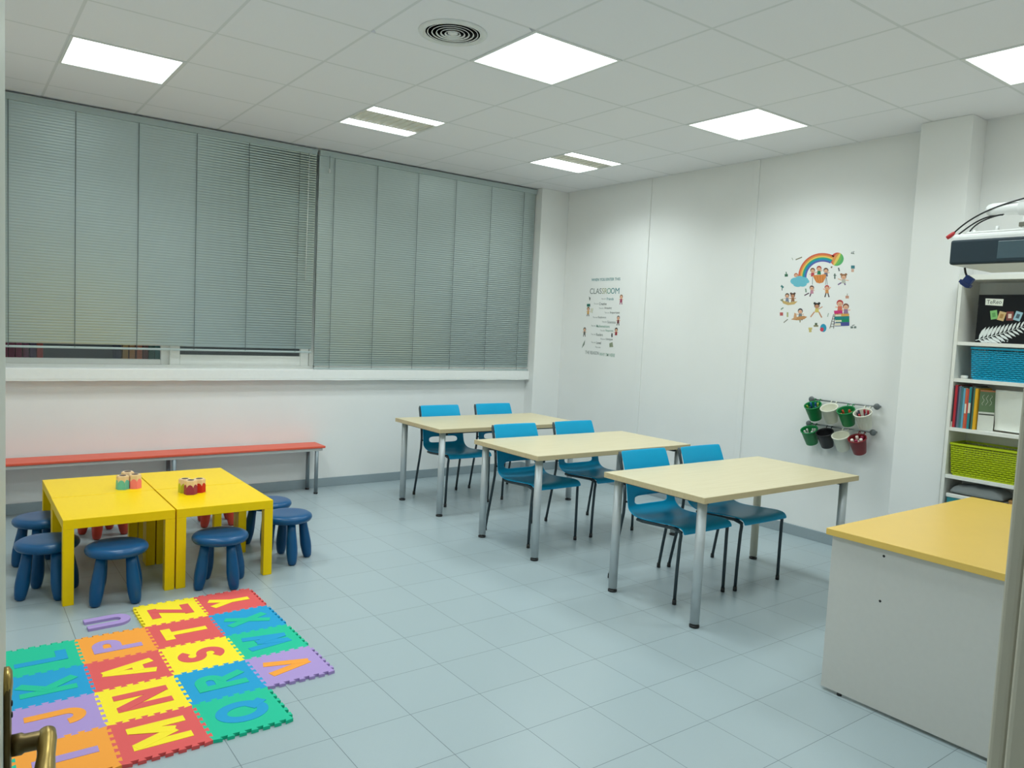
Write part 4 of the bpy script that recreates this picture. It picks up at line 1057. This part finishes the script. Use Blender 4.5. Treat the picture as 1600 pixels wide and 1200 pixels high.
KS = [('sticker of a child in pink swinging under the balloon basket', 530, 600, 62, (90, 66, 60), (200, 140, 160), (90, 60, 80), 0, ((-1.1, 1.4), (-0.3, 1.6)), ((-0.2, -0.5), (0.5, 0.4)), False),
      ('sticker of a child in orange with raised arms under the balloon basket', 706, 595, 62, (190, 60, 60), (216, 150, 90), (60, 50, 50), 0, ((-0.3, 1.8), (0.3, 1.8)), ((-0.7, 0.2), (0.7, -0.1)), False),
      ('sticker of a girl with two buns sitting in a purple skirt', 893, 470, 70, (150, 104, 70), (190, 190, 180), (116, 96, 140), 0, ((-0.7, 1.3), (0.2, 1.35)), ((-0.9, 0.3), (0.8, 0.6)), True),
      ('sticker of a running girl with dark bunches and a yellow dress', 590, 810, 72, (30, 26, 30), (214, 196, 110), None, 1, ((-0.8, 1.8), (0.6, 1.9)), ((-0.3, 0.8), (0.9, 0.1)), True)]
for lb, x, y, s, h, sh, pa, sk, lg, ar, bu in KS:
    sticker('child_sticker', lb, lambda F: kid(F, x, y, s, cm(*h), cm(*sh), cm(*pa) if pa else None, sk, lg, ar, bu), x, y + 40)
def two_kids(F):
    kid(F, 230, 690, 62, cm(90, 72, 60), cm(130, 140, 160), cm(90, 70, 60)); kid(F, 300, 690, 62, cm(80, 56, 44), cm(150, 104, 74), cm(100, 70, 50), 1, bunches=True)
    F.poly([(150, 730), (190, 750), (250, 770), (320, 758), (358, 755), (320, 790), (240, 800), (180, 780)], cm(206, 174, 112)); F.poly([(140, 740), (180, 722), (178, 766)], cm(150, 150, 120))
sticker('two_children_sticker', 'sticker of two children sitting side by side on a tan pencil plane', two_kids, 245, 740)
def plane_kid(F):
    kid(F, 392, 872, 70, cm(60, 66, 78), cm(120, 130, 134), cm(60, 56, 60))
    F.poly([(276, 968), (330, 945), (430, 925), (474, 938), (440, 965), (350, 978)], cm(196, 142, 90)); F.poly([(308, 965), (320, 890), (344, 900), (350, 960)], cm(210, 160, 116)); F.poly([(380, 970), (400, 970), (394, 1004), (384, 1004)], cm(160, 150, 120))
sticker('plane_sticker', 'sticker of a child in a cap riding a brown toy plane', plane_kid, 385, 935)
def stack(F):
    kid(F, 852, 780, 86, cm(190, 60, 66), cm(214, 110, 90), cm(180, 90, 90)); kid(F, 918, 818, 78, cm(130, 80, 62), cm(150, 116, 150), cm(100, 80, 110))
    for k, (x0, x1, y, h, c) in enumerate([(785, 880, 866, 38, (206, 50, 120)), (795, 952, 905, 34, (216, 160, 84)), (790, 955, 935, 34, (20, 130, 130)), (800, 955, 968, 36, (20, 140, 96)), (790, 955, 1004, 44, (74, 80, 150))]):
        F.poly([(x0, y), (x1, y - 6), (x1, y + h - 6), (x0 + 6, y + h)], cm(*c))
        if k in (1, 3, 4): F.poly([(x0 + 4, y + 8), (x0 + 70, y + 6), (x0 + 72, y + h - 8), (x0 + 6, y + h - 6)], cm(226, 220, 196))
    for a in (0, 44): F.stroke((782 + a * 0.3, 905), (738 + a, 1075), 5, cm(90, 84, 80))
    for k in range(5): F.stroke((774 - k * 8, 930 + k * 30), (796 - k * 2, 932 + k * 30), 5, cm(90, 84, 80))
sticker('book_stack_sticker', 'sticker of two children on a stack of coloured books with a ladder', stack, 870, 920)
def bag(F):
    F.poly(disc(664, 1068, 36, 48), cm(30, 150, 184)); F.poly(disc(648, 1086, 22, 24), cm(200, 60, 84))
sticker('backpack_sticker', 'blue and red backpack sticker at the bottom of the group', bag, 664, 1068)
SM = [('small pencil sticker above the rainbow', 375, 252, [((335, 268), (412, 238), 12, (130, 128, 104)), ((290, 245), (300, 272), 9, (180, 188, 176))]),
      ('small dark sprig sticker at the top right', 992, 185, [((980, 200), (988, 172), 6, (70, 84, 80)), ((994, 202), (1006, 168), 7, (90, 104, 100)), ((972, 190), (1012, 200), 6, (84, 98, 92))]),
      ('small teal and peach flower pot sticker on the right', 994, 375, [((994, 335), (994, 372), 40, (60, 124, 134)), ((992, 375), (990, 412), 28, (214, 172, 150))]),
      ('small green plant sticker left of the rainbow', 218, 440, [((198, 452), (238, 450), 30, (60, 110, 84)), ((216, 410), (220, 440), 12, (80, 130, 100))]),
      ('small teal leaf sticker on the far left', 166, 592, [((152, 572), (182, 596), 24, (70, 130, 130)), ((164, 600), (166, 628), 9, (60, 100, 100))]),
      ('small green sprig sticker left of the swinging child', 458, 632, [((456, 606), (462, 650), 16, (130, 158, 138))]),
      ('small dark insect sticker beside the seated girl', 840, 382, [((836, 362), (846, 402), 16, (110, 116, 118))]),
      ('small dark figure sticker left of the seated girl', 795, 460, [((795, 430), (795, 492), 14, (90, 110, 100)), ((780, 450), (812, 452), 8, (90, 110, 100))]),
      ('small peach apple sticker above the book stack', 932, 700, [((914, 706), (950, 706), 32, (204, 150, 126)), ((934, 664), (932, 690), 5, (130, 120, 100))]),
      ('small red flower sticker at the lower left', 158, 905, [((138, 905), (178, 905), 38, (190, 90, 90))]),
      ('small grey green sprig sticker above the red flower', 165, 840, [((150, 852), (182, 830), 14, (120, 150, 134))]),
      ('small upright crayon sticker beside the red flower', 234, 912, [((234, 884), (234, 940), 20, (180, 180, 130))]),
      ('small grey pencil sticker at the lower left corner', 210, 985, [((186, 1006), (238, 966), 12, (140, 140, 128))]),
      ('small dark hat sticker left of the backpack', 578, 1030, [((552, 1044), (606, 1044), 20, (140, 134, 100)), ((566, 1022), (594, 1022), 26, (90, 104, 80))]),
      ('small yellow cup sticker at the bottom', 510, 1090, [((490, 1075), (534, 1075), 24, (214, 196, 130)), ((510, 1078), (512, 1118), 30, (200, 184, 116))]),
      ('small grey sprig sticker between the running girl and the ladder', 718, 915, [((712, 938), (724, 894), 9, (160, 172, 160))]),
      ('small grey bicycle sticker at the lower right', 998, 1050, [((968, 1062), (996, 1060), 24, (110, 124, 120)), ((1004, 1062), (1030, 1058), 24, (110, 124, 120)), ((984, 1040), (1012, 1032), 8, (90, 100, 98))])]
for lb, cx, cy, st in SM:
    def dr(F, st=st):
        for p, q, w, c in st: F.stroke(p, q, w, cm(*c))
    sticker('wall_sticker', lb, dr, cx, cy)

# ------------------------------------------------------------------ door leaf, handle, door frame
HX, HY = -2.955, YF - 0.01; EX, EY = -2.883, -2.60
dvec = Vector((EX - HX, EY - HY)); dl = dvec.length; ang = math.atan2(dvec.y, dvec.x)
t = thing('door_1', 'x', 'door', (HX, HY, 0), ang)
for k in ('label', 'category'): del t[k]
struct(t)
MB().box((0, 0, 0.008), (dl, 0.038, 2.08), M['doorpaint'], 0.003).build('door_leaf', None, t)
# local: x along the leaf, -y is the room-facing side turned to the opening
hx = dl - 0.055
pl = MB().box((hx - 0.019, -0.007, 0.84), (hx + 0.019, 0.0, 1.085), M['brassdark'], 0.003)
pl.lathe([(0.019, 0.0), (0.019, 0.005), (0.014, 0.008), (0.0, 0.009)], 20, M['brass'], (hx, 0, 1.083), True, (0, -1, 0))
pl = pl.build('handle_plate', None, t)
for z in (1.058, 1.044): MB().lathe([(0.0035, 0.0), (0.0035, 0.001), (0.0025, 0.0016), (0.0, 0.0018)], 10, M['black'], (hx + 0.0, -0.007, z), True, (0, -1, 0)).build('plate_screw', None, pl)
hz_ = 1.006
hd = MB().lathe([(0.0125, 0.0), (0.0128, 0.010), (0.0108, 0.013), (0.0108, 0.028), (0.0100, 0.030)], 20, M['brassdark'], (hx, -0.0072, hz_), True, (0, -1, 0))
hd = hd.build('handle_neck', None, t)
MB().tube([(hx + 0.011, -0.043, hz_ + 0.006), (hx + 0.006, -0.043, hz_ + 0.005), (hx - 0.006, -0.043, hz_ + 0.002), (hx - 0.028, -0.042, hz_ - 0.006), (hx - 0.055, -0.040, hz_ - 0.014), (hx - 0.085, -0.038, hz_ - 0.018), (hx - 0.108, -0.038, hz_ - 0.017), (hx - 0.114, -0.038, hz_ - 0.016)],
          [0.005, 0.0095, 0.0105, 0.0095, 0.0115, 0.013, 0.0095, 0.004], 16, M['brass'], 1.0).build('lever', None, hd)
jb = MB()
jb.box((DX1, YO - 0.012, 0), (DX1 + 0.04, YF + 0.0, 2.12), M['jamb'], 0.006, 3)
jb.box((DX1 - 0.012, YF - 0.085, 0), (DX1 + 0.002, YF - 0.030, 2.10), M['jamb'], 0.004)
jb.box((DX1 + 0.006, YF, 0), (DX1 + 0.085, YF + 0.016, 2.17), M['jamb'], 0.005, 3)
jb.box((DX0, YO - 0.012, 2.085), (DX1 + 0.04, YF, 2.12), M['jamb'], 0.004)
struct(jb.build('trim_7'), 'beige door frame at the right edge')
# end walls of the corridor behind the camera keep the doorway enclosed
struct(MB().box((XL - 0.2, -4.75, 0), (XR + 0.2, -4.65, 3.0), M['wall']).build('wall_corridor'))

# ------------------------------------------------------------------ world, camera
w = bpy.data.worlds.new('ambient fill'); SC.world = w; w.use_nodes = True
w.node_tree.nodes['Background'].inputs[0].default_value = (0.55, 0.62, 0.62, 1)
w.node_tree.nodes['Background'].inputs[1].default_value = 0.5  # dim grey ambient added to light the door leaf and frame

cam = bpy.data.cameras.new('camera'); co = bpy.data.objects.new('camera', cam); COL.objects.link(co)
f, yaw, pitch, roll = 1186.6386, 0.6396982, -0.0740676, 0.0478282
fwd = Vector((sin(yaw) * cos(pitch), cos(yaw) * cos(pitch), sin(pitch)))
right = Vector((cos(yaw), -sin(yaw), 0)); up = right.cross(fwd)
r2 = right * cos(roll) + up * sin(roll); u2 = -right * sin(roll) + up * cos(roll)
mw = Matrix((r2, u2, -fwd)).transposed().to_4x4()
mw.translation = Vector((-2.937002, -3.684520, 1.525350))
co.matrix_world = mw
cam.sensor_width = 36; cam.sensor_fit = 'HORIZONTAL'; cam.lens = f / 1600 * 36; cam.clip_start = 0.02
SC.camera = co
